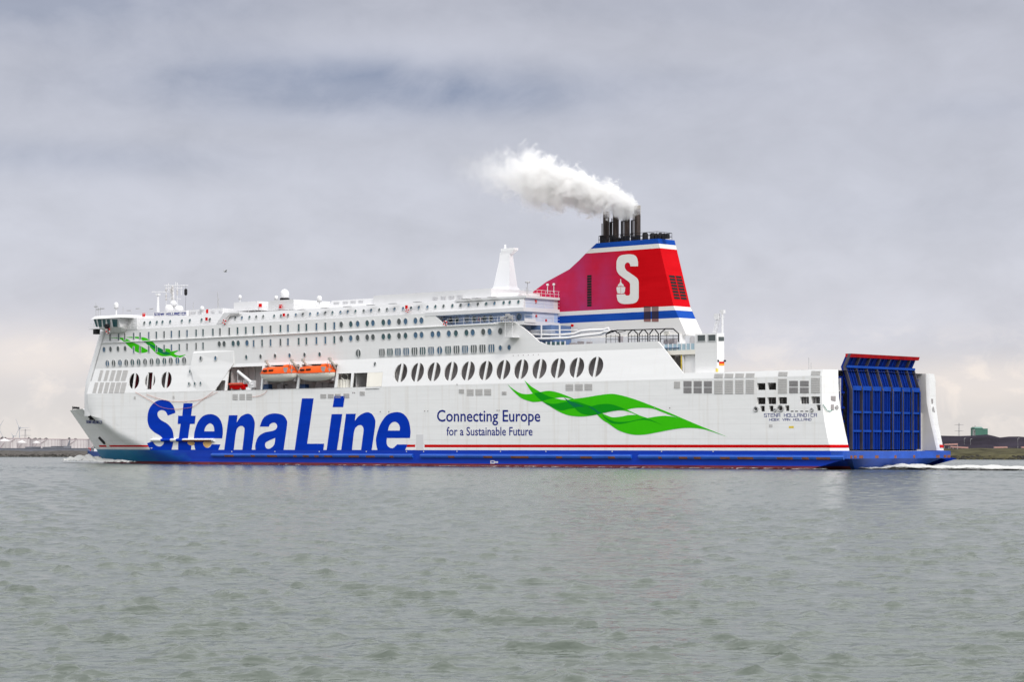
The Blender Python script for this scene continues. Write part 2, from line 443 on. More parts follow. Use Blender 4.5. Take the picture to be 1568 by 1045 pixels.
panel(hb, [[mirror(p) for p in side]], 0)
# quarter pillars: a broad chamfer that faces aft
ZP = ZL + [ZST]
YCS = 4.0
for mf in (lambda p: p, lambda p: (p[0], BEAM - p[1] * YCS / YC if p[1] > 1 else BEAM - p[1], p[2])):
    ZP = [zcv] + ZL[3:] + [ZST]
    a = [mf((along(_ch, min(z, ZD)), 0 if z <= ZD else .5, z)) for z in ZP]
    b = [mf((along(_cr, min(z, ZD)), YC, z)) for z in ZP]
    c = [mf((along(_cr, min(z, ZD)) - .5, YC + .25, z)) for z in ZP]
    d = [mf((XS - 13, YC + .25, z)) for z in ZP]
    hb.grid([a, b, c, d])
    e = [mf((XS - 13, .6, z)) for z in ZP[-2:]]
    hb.poly([a[-1], b[-1], c[-1], d[-1], e[-1]]); hb.poly([a[-2], a[-1], e[-1], e[-2]])
xa = XS - 12.8
hb.poly([(xa, 3, -1.3), (xa, BEAM - 3, -1.3), (xa, BEAM - 3, ZD), (xa, 3, ZD)])                # transom behind the ramp
hb.poly([(XE, .5, ZD - .01), (XS - 13, .5, ZD - .01), (XS - 13, BEAM - .5, ZD - .01), (XE, BEAM - .5, ZD - .01)])   # deck
hb.poly([(XF + 1, 2.5, ZD - .01), (XE, .5, ZD - .01), (XE, BEAM - .5, ZD - .01), (XF + 1, BEAM - 2.5, ZD - .01)])
hull = hb.build('hull', HULLM, SH, smooth=35)
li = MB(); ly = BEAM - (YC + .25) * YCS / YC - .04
ZP = ZL + [ZST]; li.grid([[(along(_cr, min(z, ZD)) - .52, ly, z) for z in ZP if z > 3], [(XS - 12, ly, z) for z in ZP if z > 3]]); li.build('pillar_shade_skin', INNER_SHADE, SH)  # darker copy of the starboard pillar's inner wall, shade put into its colour
# mooring deck behind the ports
md = MB()
xm0, xm1 = Q(1150, 600, 0)[0], Q(1257, 600, 0)[0]
zA, zB, zC = Q(1170, 631.5, 0)[2], Q(1170, 620.3, 0)[2], Q(1170, 598.2, 0)[2]
md.box((xm0, .55, zA - .2), (xm1, 6, zA)); md.box((xm0, 5.8, zA), (xm1, 6, ZD - .3)); md.box((xm0 - .2, .55, zA), (xm0, 6, ZD - .3)); md.box((xm0, .55, zC - .25), (xm1, 6, zC - .05))
md.box((xm0, .52, zB - .12), (xm1, 2.2, zB + .02))
for px in (1166, 1182, 1198, 1212, 1232, 1249):
    q = Q(px, 612, 2.6); md.box((q[0] - .15, 2.5, zB), (q[0] + .15, 2.8, zC - .3))
for px in (1181.5, ):
    q = Q(px, 592, 1.5); md.hexa([(q[0] - 1.2, 1.2, zC + .1), (q[0] - .9, 1.2, zC + .1), (q[0] - .9, 2, zC + .1), (q[0] - 1.2, 2, zC + .1)], [(q[0] + .6, 1.2, zC + 2.2), (q[0] + .9, 1.2, zC + 2.2), (q[0] + .9, 2, zC + 2.2), (q[0] + .6, 2, zC + 2.2)])
for px in (1231, 1235, 1246, 1249.5):
    q = Q(px, 614, .9); md.tube([(q[0], .9, zB), (q[0], .9, zC - .4)], .12)
md.build('mooring_deck', GREY, SH)
for (px, py, rx, ry) in ((1157.7, 626.8, 2.8, 3.6), (1195.4, 625.7, 4, 4.8), (1243.4, 628.2, 2, 2.4), (1187, 628.6, 1.6, 2)):
    c = Q(px, py, 0); rr = abs(Q(px + rx, py, 0)[0] - c[0]); rz = abs(Q(px, py - ry, 0)[2] - c[2])
    fl = MB(); fl.tube([(c[0] + rr * math.cos(t), -.05, c[2] + rz * math.sin(t)) for t in [2 * math.pi * i / 16 for i in range(17)]], .13, 5); fl.build('fairlead_rim', STEEL, SH, smooth=60)

# ------------------------------------------------------------------ raked front of the deckhouse
fr = MB(); rows = []
for z in (zknuckle(XF) - .25, 13, ZD, (ZD + ZU) / 2, ZU, ZU + 2.5, ZK, ZT):
    b = band_b(0, z) if z > ZD + .1 else .6; x0 = xfront(max(z, ZD)); r = 5.0
    arc = [(x0 + .4, b, z)] + [(x0 - r * math.sin(t), b + r - r * math.cos(t), z) for t in [R(90) * i / 8 for i in range(9)]]
    arc += [(x0 - r - .6, 13, z), (x0 - r - .8, HALF, z)]
    rows.append(arc + [mirror(p) for p in arc[::-1]])
fr.grid(rows); fr.poly(rows[-1])
fr.build('front_bulkhead', WHITE, SH, smooth=40)

# ------------------------------------------------------------------ white band with the promenade openings and the boat bays
bd = MB()
MAROON = mat('maroon_frame', (.20, .01, .025), .6)
def xpx(px, py, b): return Q(px, py, b)[0]
bl = qs([(145.0, 566.2)], 1.5) + qs([(136.5, 598)], band_b)
zbot, ztop = ZD, ZU
e0 = (xfront(ZD) + .0, 0.0, ZD); e1 = (xfront(ZU), 1.5, ZU)
aft_top = Q(1016, 534.3, 1.5); aft_lo = Q(1046, 571.2, band_b)
zlo = aft_lo[2]; xend = along(_ch, ZD)
outline = [e0, e1, (aft_top[0], 1.5, ZU), aft_lo, (xend, band_b(0, ZST), ZST), (xend, 0, ZD)]
outline[3] = (aft_lo[0], band_b(0, ZST), ZST)
ovals = list(zip([613.4, 638.8, 664.1, 690.3, 716.3, 743.4, 770.4, 797.8, 825.7, 853.9, 882.8, 911.8],
                 [571.5, 570.8, 570, 569.3, 568.7, 568, 566.8, 566, 565.5, 564.4, 563.5, 562.4]))
def half_ovals(cx, cy, rx, ry, gap, skew):
    """the two halves of an oval opening either side of its white post; skew follows the leaning plate"""
    L, Rr = [], []
    for i in range(13):
        t = math.pi * (i / 12) - math.pi / 2
        yy = ry * math.sin(t); xx = rx * math.cos(t)
        if xx <= gap: continue
        L.append((cx - xx - skew * yy, cy + yy)); Rr.append((cx + xx - skew * yy, cy + yy))
    yl = math.sqrt(max(0, 1 - (gap / rx) ** 2)) * ry
    L = [(cx - gap + skew * yl, cy - yl)] + L + [(cx - gap - skew * yl, cy + yl)]
    Rr = [(cx + gap + skew * yl, cy - yl)] + Rr + [(cx + gap - skew * yl, cy + yl)]
    return L, Rr
holes = []
for i, (cx, cy) in enumerate(ovals):
    k = i / 11; a, b2 = half_ovals(cx, cy, 9.9 + 1.7 * k, 14.7 + 1.1 * k, 1.3, .19); holes += [a, b2]
bays = [[(337, 583), (345.3, 583), (343.7, 599.3), (328.5, 599.3)], [(350.7, 562.7), (401.6, 561), (398.8, 598.3), (346.2, 599.2)],
        [(405.4, 560.2), (458.5, 558.5), (453.5, 596.7), (400.8, 597.5)], [(461.8, 558.5), (516.5, 556.9), (511.6, 595.7), (456.8, 596.7)],
        [(517.6, 572.6), (538, 571.8), (536.4, 594.2), (515.1, 595)], [(541.4, 571.8), (586.5, 570.2), (584, 592.5), (538.9, 594)]]
holes += bays
for (x0, x1, ya, yb, bars) in ((196.2, 214, 571.6, 596.8, 1), (216.0, 243, 570.8, 596.5, 2), (245.2, 263.6, 569.6, 595.6, 1)):
    cx, cy = (x0 + x1) / 2, (ya + yb) / 2
    if bars == 1: holes += list(half_ovals(cx, cy, (x1 - x0) / 2 - .9, (yb - ya) / 2, 1.0, .13))
    else:
        holes += [half_ovals(cx + 1.4, cy, 9.6, 12.8, 5.6, .13)[0], [(cx - 2.7, ya), (cx + 4.3, ya), (cx + 2.2, yb), (cx - 5.2, yb)], half_ovals(cx - 1.4, cy, 9.6, 12.8, 6.2, .13)[1]]
panel(bd, [outline] + [qs(h, band_b) for h in holes], .26)
XSB = aft_top[0] - 27                                            # the starboard side stops short here
bd.grid([[mirror((e0[0], 0, ZD)), mirror((XSB, 0, ZD))], [mirror((e1[0], 1.5, ZU)), mirror((XSB, 1.5, ZU))]])
bd.box((aft_top[0] - .4, 1.6, ZU - .25), (XSB, 9, ZU - .05)); bd.box((XSB, 1.6, ZU - .25), (XF + 4, BEAM - 1.6, ZU - .05))           # deck above the promenade
bd.poly([(aft_lo[0], band_b(0, ZST) + .4, ZST - .02), (xend, .7, ZST - .02), (xend, BEAM - .8, ZST - .02), (aft_lo[0], BEAM - .8, ZST - .02)])
bd.build('promenade_side', WHITE, SH)
# the bulge between the bow openings and the boat bays
bu = MB()
pl = [(289, 541), (350, 538.2), (350.5, 557), (327, 600.6), (301.5, 602.4), (287, 562)]
q = qs(pl, 0); k = 0
q = [p if p[2] < ZD + .3 else p for p in q]
yq_ = [1.2, 1.47, 1.28, 0, 0, .75]; q = [(p[0], yq_[i], p[2]) for i, p in enumerate(q)]; panel(bu, [[(p[0], p[1] - .004, p[2]) for p in q]], 0)
ZBT = q[0][2]
def bulge_b(x, z): return max(0.0, 1.2 * (z - ZD) / (ZBT - ZD)) - .03
inn = [(p[0], 1.6 if p[2] > ZU else band_b(0, p[2]) + .1, p[2] + (.45 if p[2] > ZU + 1 else 0)) for p in q]
bu.grid([[(p[0], p[1] - .004, p[2]) for p in q], inn], closed=True)
bu.build('side_bulge', WHITE, SH)
# promenade and boat deck inside
pr = MB()
xb0, xb1 = Q(324, 590, 1)[0], aft_top[0] - 1
pr.box((Q(603, 570, 1)[0], 6.0, ZD), (xb1, 6.3, ZU - .3)); pr.box((xb0, 5.2, ZD), (Q(588, 570, 1)[0], 5.5, ZU - .3))
for px in (348, 403.5, 459.5, 516.5, 539.5, 600):
    x = Q(px, 580, .8)[0]; pr.box((x - .15, 1.9, ZD), (x + .15, 6, ZU - .3))
pr.box((Q(268, 580, 1)[0], 1.6, ZD), (Q(268, 580, 1)[0] + .2, 6, ZU - .3))
for px in (362, 372, 381, 391, 420, 436, 452, 475, 492, 505, 546, 552, 558): # stiffeners, lockers and doors on the inner wall
    x = Q(px, 580, 5.2)[0]; pr.box((x - .08, 5.0, ZD), (x + .08, 5.2, ZU - .3))
for py in (577, 585): z = Q(550, py, 5.2)[2]; pr.box((Q(541, 580, 5.2)[0], 5.05, z), (Q(562, 580, 5.2)[0], 5.2, z + .1))
pr.box((Q(326, 590, 2)[0], 2.0, ZD), (Q(348, 590, 2)[0], 2.2, ZU - 1)); pr.build('boat_deck_bulkhead', GREY, SH)
for i, (cx, cy) in enumerate([(588, 572)] + ovals):                                   # dark panels behind each opening, the inside's darkness put into their colour
    c = Q(cx + 3, cy, 3.9); dk = MB(); dk.box((c[0] - 3.4, 3.9, ZD + .05), (c[0] + 1.4, 4.0, ZU - .35)); dk.build('promenade_shade_panel', DARK, SH)
dk = MB(); dk.box((XF + 6, 4.2, ZD), (Q(266, 580, 1)[0], 4.5, ZU - .3)); dk.build('added_mooring_shade_wall', DARK, SH)  # added dark wall, darkness inside the bow openings put into its colour
for px in (209, 233, 258): mr = MB(); x = Q(px, 583, 3)[0]; mr.box((x - .35, 2.6, ZD), (x + .35, 3.2, ZU - .4)); mr.build('mooring_frame', MAROON, SH)
# cream shell door closing the last bay
def plate(name, pts, b, off, m, th=.06, parent=SH, label=None):
    mb = MB(); L = qs(pts, b); L = [(p[0], p[1] - off - th, p[2]) for p in L]
    panel(mb, [L], th); o = mb.build(name, m, parent)
    if label: o['label'] = label
    return o
d = plate('shell_door', [(562.5, 571.2), (586, 570.4), (583.7, 592), (560.8, 593)], band_b, -.12, CREAM, .1)
ho = MB(); c1 = Q(560, 595, 0); c2 = Q(581, 594, 0); ho.box((c1[0], -.12, c1[2] - .12), (c2[0], -.02, c1[2] - .05)); ho.build('hinge_bar', STEEL, d)

# ------------------------------------------------------------------ upright grey-white side, cabins behind
cb = MB()
cut = [(aft_top[0], 1.5, ZU)] + qs([(1007, 523), (930, 525.6), (860, 528.6), (846, 529), (836, 528), (825, 523.5), (808, 508), (798, 500), (790, 494.2), (776, 493.6), (686, 498.6), (681, 497.8), (676, 494), (667, 484.5), (660, 480)], 1.5)
out = [(e1[0], 1.5, ZU), (xfront(ZT), 1.5, ZT), (Q(656, 479.5, 1.5)[0], 1.5, ZT)] + cut[::-1]
panel(cb, [out], .35)
xw = Q(801, 465, 2)[0]                                                  # aft wall of the houses
xcut = Q(662, 490, 1.5)[0]
cb.box((XF + 6, 2, ZU), (xw - 4, BEAM - 2, ZK - .3)); cb.box((XF + 6, 2.0, ZK - .3), (xcut, BEAM - 2, ZT - .02))
cb.poly([mirror(p) for p in [(e1[0], 1.5, ZU), (xfront(ZT), 1.5, ZT), (xw, 1.5, ZT), (xw, 1.5, ZU)]])
cb.build('cabin_side', WHITE, SH)
kn = MB()
a, b2 = xfront(ZK) + .2, Q(790, 494.5, 1.5)[0]
kn.hexa([(a, 1.5, ZK - .15), (b2, 1.5, ZK - .15), (b2, 1.2, ZK - .02), (a, 1.2, ZK - .02)], [(a, 1.5, ZK + .12), (b2, 1.5, ZK + .12), (b2, 1.2, ZK + .08), (a, 1.2, ZK + .08)])
kn.build('rubbing_moulding', WHITE, SH)

# ------------------------------------------------------------------ top deckhouse with portholes
td = MB()
x0 = Q(203, 497, 2)[0]
def top_ring(z):
    b = top_b(0, z); return [(x0, b, z), (xw, b, z), (xw, BEAM - b, z), (x0, BEAM - b, z)]
td.hexa(top_ring(ZT + .02), top_ring(ZR))
td.build('top_deckhouse', WHITE_DECK, SH)
xr = Q(871, 470, 12)[0]
sl = MB()
zf3 = Q(871, 450.3, 12)[2]
def slab(px, ztop, th, y0, x1):
    sl.box((x1, y0, ztop - th), (px, BEAM - y0, ztop))
slab(xw + .55, ZR + .1, .45, 2.2, xw - 18); slab(xw + .5, ZT + .15, .75, 1.45, xcut - 2)
slab(xw + .5, ZK + .35, .7, 1.6, xw - 5)
sl.build('deck_slab', WHITE_DECK, SH)
rw = MB()
rw.box((xcut - 3, 4.6, ZK), (xw, 30, ZT - .6)); rw.box((xw - 5, 6, ZU - .1), (xw - 1.2, 29, ZK - .35))
rw.build('recessed_bulkhead', RECESS_SHADE, SH)
sf = MB(); sf.box((xcut - 2, 1.6, ZT - .66), (xw + .3, 4.5, ZT - .61)); sf.build('deckhead', RECESS_SHADE, SH)
aw = MB()
for px in (823, 841):
    q = Q(px, 470, 4); 
yy = QX(848, 463, xw)[1]
aw.box((xw, 2.6, ZT + .2), (xw + .04, yy, ZR - .4)); aw.box((xw, 4.6, ZK + .4), (xw + .04, yy, ZT - .65))
aw.build('aft_bulkhead', mat('shade_lilac_bulkhead', (.56, .61, .72), .5), SH)  # bluish shading of the aft wall put into its colour
for (px, py, s) in ((820.3, 462, 2.2), (862, 469, 1.5), (821, 484, 1.8), (836, 491, 1.6)):
    rd = MB(); q = QX(px, py, xw + .1); rd.box((xw + .05, q[1] - s * .09, q[2] - s * .13), (xw + .25, q[1] + s * .09, q[2] + s * .13)); rd.build('fire_hose_box', RED, SH)
for (px, py) in ((206, 496.3), (316.3, 488.8), (434.7, 482.8), (622.5, 470.5)):
    rd = MB(); q = Q(px, py, 1.7); rd.box((q[0] - .26, q[1] - .15, q[2] - .34), (q[0] + .26, q[1] + .1, q[2] + .34)); rd.build('fire_hose_box', RED, SH)
for (px, py, b) in ((219.6, 482.8, 3), (317.4, 477, 5), (398, 468.3, 6), (429, 470, 3), (615.5, 459, 5)):
    rd = MB(); q = Q(px, py, b); rd.box((q[0] - .3, b - .1, q[2] - .42), (q[0] + .3, b + .3, q[2] + .42)); rd.build('fire_hose_box', RED, SH)
ws = MB(); q = QX(811.5, 491.2, xw + .6); ws.box((xw + .62, q[1] - 1.6, q[2] - .35), (xw + .68, q[1] + 1.6, q[2] + .35)); ws.build('notice_board', WHITE_DECK, SH)

# ------------------------------------------------------------------ rails
def rail(name, pts, h=1.05, step=2.0, m=WHITE_DECK, r=.035, wires=2):
    mb = MB(); pts = [Vector(p) for p in pts]
    for k in range(1, wires + 1): mb.tube([p + Vector((0, 0, h * k / wires)) for p in pts], r, 4)
    for a, b in zip(pts, pts[1:]):
        n = max(1, int((b - a).length / step))
        for i in range(n + 1): p = a.lerp(b, i / n); mb.tube([p, p + Vector((0, 0, h))], r, 4)
    return mb.build(name, m, SH)
zz = Q(730, 496, 1.5)[2]
rail('guard_rail', [(Q(684, 498.6, 1.5)[0], 1.6, zz), (Q(788, 494, 1.5)[0], 1.6, zz)], 1.15)
rail('guard_rail', [(xw + .45, 2.2, ZT + .15), (xw + .45, 13, ZT + .15)], 1.2, 2.5)
rail('guard_rail', [(xw + .45, 2.0, ZK + .35), (xw + .45, 13, ZK + .35)], 1.2, 2.5)
rail('guard_rail', [(xw - 6, 3, ZR + .1), (xw + .45, 3, ZR + .1), (xw + .45, 13, ZR + .1)], 1.2, 1.2)
rail('guard_rail', [(x0, 2.7, ZR), (Q(285, 478, 2.6)[0], 2.7, ZR)], 1.0)
rail('guard_rail', [(Q(340, 474, 2.6)[0], 2.7, ZR), (Q(505, 468, 2.6)[0], 2.7, ZR)], 1.0)
rail('guard_rail', [(Q(212, 492, 2)[0], 1.55, ZT), (xcut, 1.55, ZT)], 1.0, 3.0, r=.025)

# ------------------------------------------------------------------ windows
def lerp(a, b, t): return a + (b - a) * t
CNT = 0
def window(name, cx, cy, wpx, hpx, b, glass, shape='oval', bars=0, off=.02):
    c = Q(cx, cy, b); rx = abs(Q(cx + wpx / 2, cy, b)[0] - Q(cx - wpx / 2, cy, b)[0]) / 2; rz = abs(Q(cx, cy - hpx / 2, b)[2] - Q(cx, cy + hpx / 2, b)[2]) / 2
    sl = (b(c[0], c[2] + 1) - b(c[0], c[2])) if callable(b) else 0.0
    def ring(k):
        if shape == 'oval': P = [(math.cos(2 * math.pi * i / 20) * (rx + k), math.sin(2 * math.pi * i / 20) * (rz + k)) for i in range(20)]
        elif shape == 'slot': P = [(-rx - k, -rz - k), (rx + k, -rz - k), (rx + k, rz + k), (-rx - k, rz + k)]
        else:                                                     # barrel: flat top and bottom, bowed sides
            P = []
            for i in range(7): t = lerp(-1, 1, i / 6); P.append(((rx + k) * (1 - .16 * t * t), t * (rz + k)))
            P += [(-p[0], p[1]) for p in P[::-1]]
        return P
    mb = MB(); g = ring(0); o = ring(.10)
    mb.poly([(p[0], sl * p[1] - off, p[1]) for p in g], 0)
    mb.grid([[(p[0], sl * p[1] - off, p[1]) for p in g], [(p[0], sl * p[1] - off - .08, p[1]) for p in g], [(p[0], sl * p[1] - off - .08, p[1]) for p in o], [(p[0], sl * p[1], p[1]) for p in o]], 1, closed=True)
    for i in range(bars):
        x = lerp(-rx, rx, (i + 1) / (bars + 1)); zz = rz * (math.sqrt(max(0, 1 - (x / rx) ** 2)) if shape == 'oval' else .98)
        mb.hexa([(x - .09, -sl * zz - off - .09, -zz), (x + .09, -sl * zz - off - .09, -zz), (x + .09, -sl * zz - off + .01, -zz), (x - .09, -sl * zz - off + .01, -zz)],
                [(x - .09, sl * zz - off - .09, zz), (x + .09, sl * zz - off - .09, zz), (x + .09, sl * zz - off + .01, zz), (x - .09, sl * zz - off + .01, zz)], 1)
    ob = mb.build(name, [glass, FRAME], SH); ob.location = c
    return ob
GL = [GLASS, GLASS, GLASS_G, GLASS_G, GLASS_B]
def row(name, xs, ya, yb, w0, w1, h0, h1, b, shape='oval', bars=0, gl=None):
    for x in xs:
        t = (x - xs[0]) / max(1e-6, xs[-1] - xs[0])
        window(name, x, lerp(ya, yb, t), lerp(w0, w1, t), lerp(h0, h1, t), b, gl or random.choice(GL if x < 600 else [GLASS, GLASS_G, GLASS_B, GLASS_B]), shape, bars)
up_x = [168.9, 181.9, 191.3, 205.1, 214.9, 228.2, 239.8, 251.7, 262.9, 274.9, 286.8, 300.7, 311.3, 326.4, 337.2, 351.4, 364.1, 376.8, 388.8, 401.7, 414.7, 429.8, 441.3, 457.8, 469.5, 484.9, 498.5, 512.3]
lo_x = [205.1, 214.9, 228.2, 239.8, 251.7, 262.9, 274.9, 286.8, 300.7, 311.3]
row('slot_window', up_x, 517, 499.2, 1.9, 2.9, 10, 10.9, UP, 'slot')
row('slot_window', lo_x, 536.3, 529.9, 1.9, 2.2, 9.6, 10, UP, 'slot')
row('slot_window', up_x[18:], 526.2, 520.7, 2.4, 2.9, 10, 10.9, UP, 'slot')
ov = [522.8, 537.5, 548, 562.6, 571.4, 587.3, 596.2, 611.3, 621.3]
row('oval_window', ov + [636.5, 645.7], 497.5, 491.2, 5.4, 6.1, 9, 9.6, UP)
row('oval_window', ov + [636.7, 645.9, 662.6, 671.9, 687.6, 698.4, 714.6, 724.2, 740.3, 750, 766.5], 519, 507.5, 5.4, 6.6, 9, 9.8, UP)
row('oval_window', [336.1, 343.5, 357.4, 365.1, 378.5], 527.3, 525.6, 4.9, 5.2, 8.6, 9, UP)
row('oval_window', [159.6, 169.5, 180.9, 191.9], 535.7, 534.2, 4, 4.2, 7.8, 8, UP)
row('barred_oval_window', [164.7, 174.3, 184.1, 193.7, 203, 212.7, 222.5, 232.5, 242.2, 252, 261.9, 272, 282.3], 557.1, 552.5, 5.6, 6.2, 10.2, 11, UP, bars=1)
row('barred_oval_window', [548.9], 541.6, 541.6, 7.4, 7.4, 12.2, 12.2, UP, bars=1); row('barred_oval_window', [673.6], 537.1, 537.1, 8, 8, 12.6, 12.6, UP, bars=1)
row('barrel_window', [585.2, 597.5, 609.7, 622.3, 635.1, 647.5, 660.5, 686.5, 699.4, 712.5, 725.8, 739.1, 752.8], 540.3, 533.8, 8.8, 9.6, 11, 11.8, UP, 'barrel', 2)
row('round_window', [766.4, 780], 533.2, 532.5, 4.8, 5, 8, 8, UP)
row('round_window', [355.7, 377.4, 399.3, 421.4, 443.7, 466.6, 489.7], 548.1, 543.1, 3.3, 3.8, 6.6, 6.6, UP)
row('round_window', [307.5, 330.1], 549.3, 549, 3.3, 3.5, 6.4, 6.4, lambda x, z: bulge_b(x, z) + (.2 if x > Q(318, 549, .8)[0] else 0))
for (px, py) in ((574.3, 558), ): row('round_window', [px], py, py, 3.2, 3.2, 6, 6, band_b)
for (px, py) in ((291, 569.2), (289.5, 588.3), (298.4, 588), (307.2, 587.5)): row('round_window', [px], py, py, 2.4, 2.4, 5, 5, bulge_b, gl=GLASS)
t1 = [202.4, 211.1, 221.2, 230, 240.3, 249.1, 260.8, 278.7, 290.9, 308.9, 321.6, 360.4, 370.7, 382.2, 392.6, 403.2, 420, 430.4, 441.3, 453.1, 464, 475, 486.8, 498.2, 509.3, 521.5, 532.8, 544.5, 557.1, 568.6, 580.9, 592.7,
      604.5, 617.4, 629.5, 641.6, 654.8, 667, 679.4, 693, 705.6, 717.9, 732, 744.7, 757.5, 771.5, 780.8, 794.1]
row('porthole', t1[:16], 496.5, 485.4, 3.4, 3.2, 6.2, 5.4, top_b); row('porthole', t1[16:], 484.6, 462.6, 3.2, 3.9, 5.2, 5.8, top_b)
row('arched_window', [690.5, 699.6, 715.3, 726, 742.1, 751.8], 490.8, 488, 5.6, 6, 8.5, 9, 4.6); row('arched_window', [795], 485.6, 485.6, 7, 7, 10, 10, 4.6)

# vents: slatted grilles set in the plating
def vent(px0, px1, py0, py1, b, m=GRILLE, slant=0.0):
    L = [(px0 + slant, py0), (px1 + slant, py0), (px1 - slant, py1), (px0 - slant, py1)]
    mb = MB(); P = qs(L, b); P = [Vector((p[0], p[1] - .03, p[2])) for p in P]
    panel(mb, [[tuple(p) for p in P]], .03)
    n = max(4, int(abs(P[0].z - P[3].z) / .28))
    for i in range(n):
        t = (i + .5) / n; a = P[0].lerp(P[3], t); c = P[1].lerp(P[2], t)
        mb.hexa([a + Vector((.05, 0, -.03)), c + Vector((-.05, 0, -.03)), c + Vector((-.05, -.05, -.05)), a + Vector((.05, -.05, -.05))], [a + Vector((.05, 0, .02)), c + Vector((-.05, 0, .02)), c + Vector((-.05, -.05, .0)), a + Vector((.05, -.05, .0))])
    mb.build('vent_grille', m, SH)
Z0 = lambda x, z: 0.0
for (a, c, y0, y1) in ((356.1, 364.3, 603.9, 613.1), (366.7, 375.3, 603.7, 613), (377.3, 386.1, 603.4, 612.9), (490.6, 499.8, 603.9, 610.6), (502, 511.2, 603.7, 610.4), (513, 522, 603.4, 610.2), (526, 535, 602.9, 610), (551, 558.6, 599.8, 606),
        (702.7, 710.8, 596.3, 602.9), (714.9, 725.3, 596.3, 606.5), (728.2, 739, 596.1, 606.2), (741.6, 752.3, 596, 606), (768.6, 775.7, 599.8, 605.1), (866.1, 877.8, 588.6, 598.8), (880.4, 892.5, 588.4, 598.6), (895.1, 907, 588.2, 598.4), (1032.1, 1041.6, 584.4, 595.6)):
    vent(a, c, y0, y1, Z0)
for x in (1046.7, 1062.3, 1077.9): vent(x, x + 12.4, 583.9, 593, Z0, GRILLE_D); vent(x, x + 12.4, 594, 602.6, Z0, GRILLE_D)
for x in (1208.5, 1225.1): vent(x, x + 13.4, 583.5, 592.3, Z0, GRILLE_D); vent(x, x + 13.4, 593.7, 602.6, Z0, GRILLE_D)
for i, x in enumerate((1093.8, 1109.7, 1125.8, 1142)): vent(x, x + 12.9, 582.7 - .3 * i, 604 - .15 * i, Z0); vent(x, x + 13.4, 572.6 - .3 * i, 579.2 - .2 * i, band_b, GRILLE, .5)
vent(1191.5, 1205.2, 580.1, 603.2, Z0); vent(1242, 1255.7, 578.8, 602.5, Z0)
vent(1191.9, 1205.9, 569.6, 576.6, band_b, GRILLE, .5); vent(1242.1, 1256.2, 568.3, 575.3, band_b, GRILLE, .5)
for i in range(5): vent(lerp(151.8, 186.8, i / 4), lerp(156.8, 194.8, i / 4) - .4, 567.3, 583.7, band_b, GRILLE, 2.2)
for i in range(6): vent(lerp(143.5, 185, i / 5), lerp(149.5, 193.2, i / 5) - .6, 586, 602.3, band_b, GRILLE, 2.0)

# ------------------------------------------------------------------ lettering and ribbons on the hull
k = 140 / 1463.0
L1, L2, L3, L4 = (220, 595, k), (340, 595, k), (440, 595, k), (520, 595, k)
def c(x, y): return (x, y, 1)
S_ = [c(510, 393), (478, 290), (410, 212), (310, 186), (190, 215), (95, 320), (62, 470), (85, 610), (165, 700), (270, 765), (318, 835), (318, 890), (270, 930), (205, 920), (160, 875), c(148, 848), c(55, 880), c(110, 990), c(445, 990), (470, 890), (480, 780), (455, 660), (380, 570), (280, 510), (232, 455), (222, 400), (245, 365), (290, 350), (350, 372), c(387, 438)]
t_ = [c(638, 240), c(785, 240), c(760, 440), c(833, 440), c(818, 572), c(742, 572), c(706, 830), (715, 890), c(765, 912), c(757, 990), c(553, 990), (556, 860), c(592, 572), c(545, 572), c(553, 440), c(618, 440)]
e_ = [c(830, 990), (805, 870), (815, 700), (870, 540), (960, 440), (1085, 415), (1190, 460), (1250, 560), (1268, 690), c(1257, 803), c(965, 803), (962, 880), (985, 940), (1030, 955), (1070, 930), c(1090, 898), c(1230, 900), c(1195, 990)]
eh = [c(970, 690), (985, 630), (1025, 580), (1065, 562), (1110, 590), (1128, 640), c(1130, 690)]
n_ = [c(35, 990), c(110, 432), c(250, 432), c(235, 550), (300, 455), (400, 408), (470, 430), (515, 510), (522, 620), c(475, 990), c(325, 990), (360, 680), (345, 620), (305, 603), (260, 625), (225, 700), c(188, 990)]
a_ = [c(605, 615), (660, 480), (760, 415), (880, 405), (980, 435), (1035, 510), (1040, 600), c(985, 990), c(535, 990), (535, 900), (580, 780), (680, 710), (820, 680), (875, 640), (880, 590), (850, 555), (805, 555), (765, 580), c(752, 615)]
ah = [c(852, 795), (760, 835), (700, 870), (690, 920), (710, 960), (750, 970), (800, 945), (840, 890)]
Lb = [c(235, 162), c(422, 162), c(318, 888), c(590, 888), c(577, 990), c(118, 990)]
i1 = [c(755, 125), c(922, 125), c(895, 302), c(727, 302)]; i2 = [c(710, 415), c(880, 413), c(795, 990), c(630, 990)]
n2 = [c(940, 410), c(1097, 408), c(1080, 525), (1150, 440), (1265, 385), (1350, 410), (1400, 490), (1407, 590), c(1350, 990), c(1180, 990), (1205, 800), (1220, 670), (1205, 610), (1165, 590), (1115, 610), (1070, 690), c(1035, 990), c(862, 990)]
e2 = [c(607, 990), (585, 880), (590, 770), (650, 580), (760, 430), (900, 382), (1020, 410), (1105, 520), (1135, 680), c(1127, 798), c(758, 798), (752, 870), (775, 930), (835, 962), (880, 940), c(920, 900), c(1087, 900), c(1050, 990)]
e2h = [c(775, 678), (795, 600), (840, 550), (890, 538), (940, 565), (965, 620), c(963, 678)]
for pol, l in (([S_], L1), ([t_], L1), ([e_, eh], L1), ([n_], L2), ([a_, ah], L2)): decal('hull_letter', [[S2(q, *l) for q in pol]], hull_b, BLUE, .02, curved=True)
decal('hull_letter', [[S2(Lb, *L3)]], 0.0, BLUE, .02)
decal('hull_letter', [[S2(i1, *L3)], [S2(i2, *L3)]], 0.0, BLUE, .034)
decal('hull_letter', [[S2(n2, *L3)]], 0.0, BLUE, .02); decal('hull_letter', [[S2(q, *L4) for q in (e2, e2h)]], 0.0, BLUE, .02)
